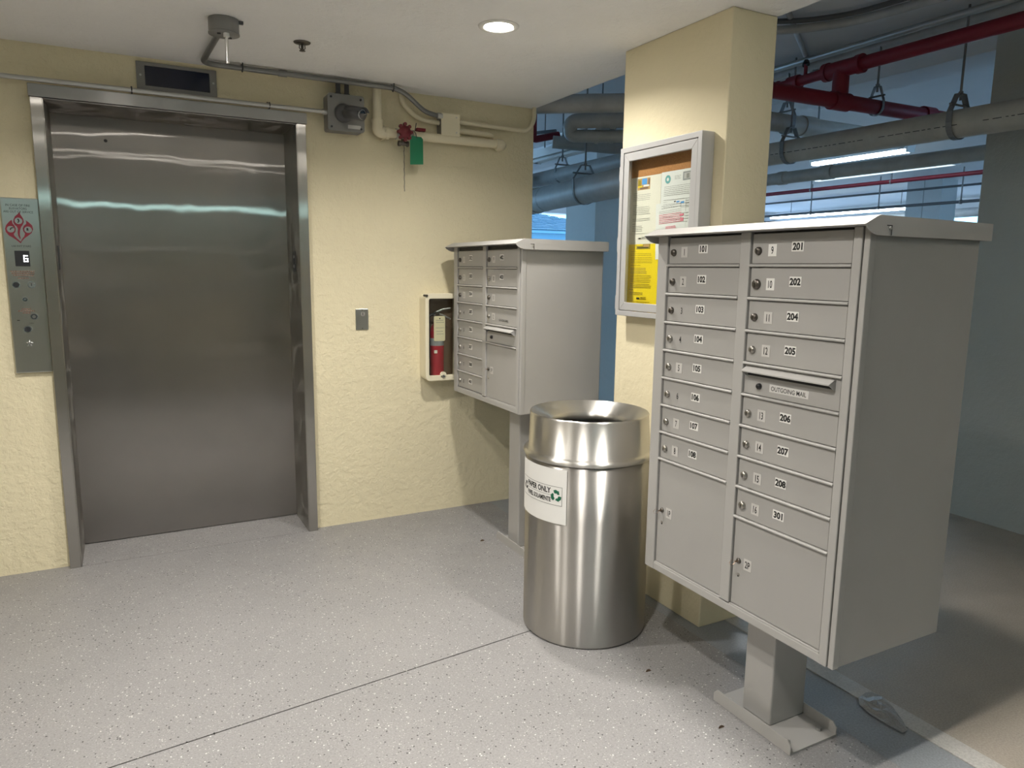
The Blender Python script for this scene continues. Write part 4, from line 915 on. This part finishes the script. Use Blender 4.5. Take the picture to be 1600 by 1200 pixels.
MB().cyl((-3.1, 0, 0.0), (2.5, 0, 0.0), 0.028, M['tube_cyan'], 10).build('tube', lt)
MB().cyl((-2.5, 0, 0.08), (-2.5, 0, 0.485), 0.008, M['hanger'], 6).build('stem', lt); MB().cyl((2.0, 0, 0.08), (2.0, 0, 0.485), 0.008, M['hanger'], 6).build('stem', lt)
# far pipes
pipe('sprinkler_line', [(8.25, 4.3, 2.60), (8.33, 0.7, 2.60)], 0.026, M['red_dark'], 'thin red sprinkler line far back in the garage')
pipe('pipe', [(9.48, 6.5, 2.40), (9.48, 0.8, 2.40)], 0.020, M['cam_grey'], 'thin dark pipe crossing in front of the far garage column')
pipe('pipe', [(12.0, 8.0, 2.45), (12.0, 2.0, 2.47)], 0.075, M['iron'], 'grey pipe beyond the far garage column')
pipe('pipe', [(9.9, 8.0, 2.66), (9.9, 0.0, 2.66)], 0.016, M['cam_grey'], 'thin dark conduit high in the far garage')
pipe('pipe', [(7.6, 6.4, 2.38), (11.6, 6.2, 2.40)], 0.018, M['cam_grey'], 'thin dark pipe crossing the far end of the garage')
for i, (x, y, z) in enumerate(((9.48, 2.0, 2.40), (9.48, 3.2, 2.40), (9.48, 4.4, 2.40), (8.3, 2.2, 2.60), (8.27, 3.4, 2.60), (9.48, 5.4, 2.40))):
    o = MB().cyl((x, y, z), (x, y, H2), 0.010, M['hanger'], 6).lathe([(0.026, -0.01), (0.030, -0.01), (0.030, 0.01), (0.026, 0.01)], (x, y, z), M['hanger'], 12, 'y').build('hanger_rod')
    tag(o, 'thin hanger rod on the far %s, %s from the garage wall end' % (('dark pipe', 'red sprinkler line')[3 <= i <= 4], ('first', 'second', 'third', 'first', 'second', 'fourth')[i]), 'hanger', 'far hanger rods')
# pipes seen between wall and column
p1 = thing('drain_pipe', 'large grey drain pipe low behind the end of the cream wall', 'pipe', (2.6, 0.5, 2.0))
L = (2.6, 0.5, 2.0)
LC(MB().cyl((2.675, 1.45, 2.0), (2.45, -0.30, 2.0), 0.094, M['iron'], 26), p1, 'tube', L)
LC(MB().cyl((2.672, 1.38, 2.0), (2.680, 1.52, 2.0), 0.104, M['iron'], 26).cyl((2.645, 1.20, 2.0), (2.651, 1.25, 2.0), 0.098, M['iron'], 26), p1, 'coupling', L)
LC(MB().tube(fillet([(2.68, 1.50, 2.0), (2.64, 1.64, 2.0), (2.64, 1.64, 2.16)], 0.09), 0.088, M['iron'], 22), p1, 'elbow', L)
LC(MB().cyl((2.64, 1.64, 2.13), (2.64, 1.64, 2.24), 0.098, M['iron'], 22), p1, 'elbow_collar', L)
LC(MB().cyl((2.64, 1.64, 2.22), (2.64, 1.64, H2-0.002), 0.050, M['iron'], 22), p1, 'riser', L)
hanger('strap hanger on the low grey drain pipe beside the cream column', 2.555, 0.52, 2.0, 0.094, H2, 'y', 0.02)
pipe('drain_pipe', [(2.83, 2.4, 2.20), (2.77, -0.3, 2.20)], 0.060, M['iron'], 'grey pipe above the low drain pipe behind the wall end')
hanger('strap hanger on the upper grey pipe near the wall end', 2.815, 1.25, 2.20, 0.060, H2, 'y', 0.02)
pipe('drain_pipe', [(1.90, 0.10, 2.43), (2.10, -0.05, 2.43), (2.55, -0.36, 2.43)], 0.056, M['iron'], 'grey pipe tucked directly under the lobby ceiling edge', fr=0.02)
def cpl(o):
    for x in (2.40, 2.47): o.cyl((x, 0.172-(x-2.40)*0.78, 2.40), (x+0.03, 0.172-(x-2.37)*0.78, 2.40), 0.056, M['iron'], 18)
    for x in (2.42, 2.50): o.cyl((x, 0.215-(x-2.42)*0.69, 2.308), (x+0.02, 0.215-(x-2.40)*0.69, 2.308), 0.047, M['iron'], 18)
pipe('drain_pipe', [(2.80, -0.14, 2.40), (2.27, 0.275, 2.40), (2.28, 0.31, 2.312), (2.80, -0.05, 2.304)], [0.048]*9+[0.042]*9, M['iron'], 'thick grey pipe turning back on itself with couplings in the gap beside the column', fr=0.07, extra=cpl)
pipe('drain_pipe', [(2.45, 0.80, 2.36), (2.80, 0.62, 2.33), (3.15, 0.58, 2.33)], 0.045, M['iron'], 'grey pipe with a shallow bend under the turned-back pipe', fr=0.08)
pipe('sprinkler_line', [(2.40, 1.0, H2), (2.40, 1.0, 2.40), (2.62, 1.0, 2.455)], 0.026, M['red_dark'], 'short red sprinkler elbow showing past the wall end', fr=0.03)
pipe('conduit', [(2.48, 2.35, 2.60), (2.93, 1.55, 2.60)], 0.014, M['cam_grey'], 'thin dark conduit slanting just under the garage ceiling past the wall end', 'conduit')

# ------------------------------------------------------------------ kerb patch
pm = MB(); random.seed(3)
ring_ = []; vs = []; fs = []
NR, NA = 4, 14
for i in range(NR+1):
    for k in range(NA):
        q = 2*PI*k/NA; rr = i/NR*(1+0.15*math.sin(3*q)+0.1*random.random()) if i else 0
        a_, b_ = rr*0.052*math.cos(q), rr*0.095*math.sin(q)
        vs.append((a_+b_*0.35, b_, 0.0012+(0.003*(1-(i/NR)**2) + random.uniform(-0.003, 0.004))*(1 if 0 < i < NR else 0.4 if i == 0 else 0)))
for i in range(NR):
    for k in range(NA): fs.append((i*NA+k, i*NA+(k+1) % NA, (i+1)*NA+(k+1) % NA, (i+1)*NA+k)[::-1])
pm.add(vs, fs, M['patch']); po = pm.build('broken_patch', fl); po.location = (1.762, -2.545, 0.003)

# ------------------------------------------------------------------ neighbouring house seen through the gap
nh = thing('neighbour_house', 'pale house with a shingled roof outside the garage opening', 'building', (12.0, 16.0, -0.31))
hb = MB(); z = 0.0; k = 0
while z < 2.9:
    hb.prism([(0.0, z), (-0.03, z), (-0.008, z+0.16), (0.0, z+0.16)], -4.5, 2.2, M['siding'], 'x'); z += 0.16
sd = hb.build('siding_boards', nh); sd['kind'] = 'stuff'
MB().box(-4.5, 2.2, 0.001, 6.0, 0.0, 2.92, M['siding']).build('wall', nh)
MB().box(-4.8, 2.5, -0.32, 0.0, 2.88, 3.0, M['siding']).build('fascia', nh)
rs = MB(); NRW = 14
for k in range(NRW):
    t0, t1 = k/NRW, (k+1)/NRW
    ya, yb = -0.35+3.2*t0, -0.35+3.2*t1+0.05; za, zb_ = 2.98+0.85*t0, 2.98+0.85*t1
    xr0, xr1 = 2.6-2.7*t0, 2.6-2.7*t1
    x = -4.9
    while x < xr0-0.05:
        x2 = min(x+random.uniform(0.22, 0.34), xr0); jz = random.uniform(0, 0.012)
        rs.add([(x+0.006, ya, za+0.018+jz), (x2-0.006, ya, za+0.018+jz), (min(x2-0.006, xr1+0.2), yb, zb_+0.004), (min(x+0.006, xr1+0.2), yb, zb_+0.004), (x+0.006, ya, za-0.01), (x2-0.006, ya, za-0.01)], [(0, 1, 2, 3), (4, 5, 1, 0)], M['roof_tile']); x = x2
so = rs.build('roof_shingles', nh); so['kind'] = 'stuff'
MB().add([(-4.9, -0.35, 2.96), (2.6, -0.35, 2.96), (-0.1, 2.85, 3.81), (-4.9, 2.85, 3.81), (2.6, 6.3, 2.96), (-4.9, 6.3, 2.96)], [(0, 1, 2, 3), (1, 4, 2), (4, 5, 3, 2), (0, 3, 5)], M['roof_tile']) if False else None
r2 = MB(); r2.add([(-4.9, -0.35, 2.955), (2.6, -0.35, 2.955), (-0.1, 2.85, 3.805), (-4.9, 2.85, 3.805), (2.6, 6.3, 2.955), (-4.9, 6.3, 2.955)], [(0, 1, 2, 3), (1, 4, 2), (4, 5, 3, 2), (0, 3, 5)], M['roof_tile']); r2.build('roof_deck', nh)
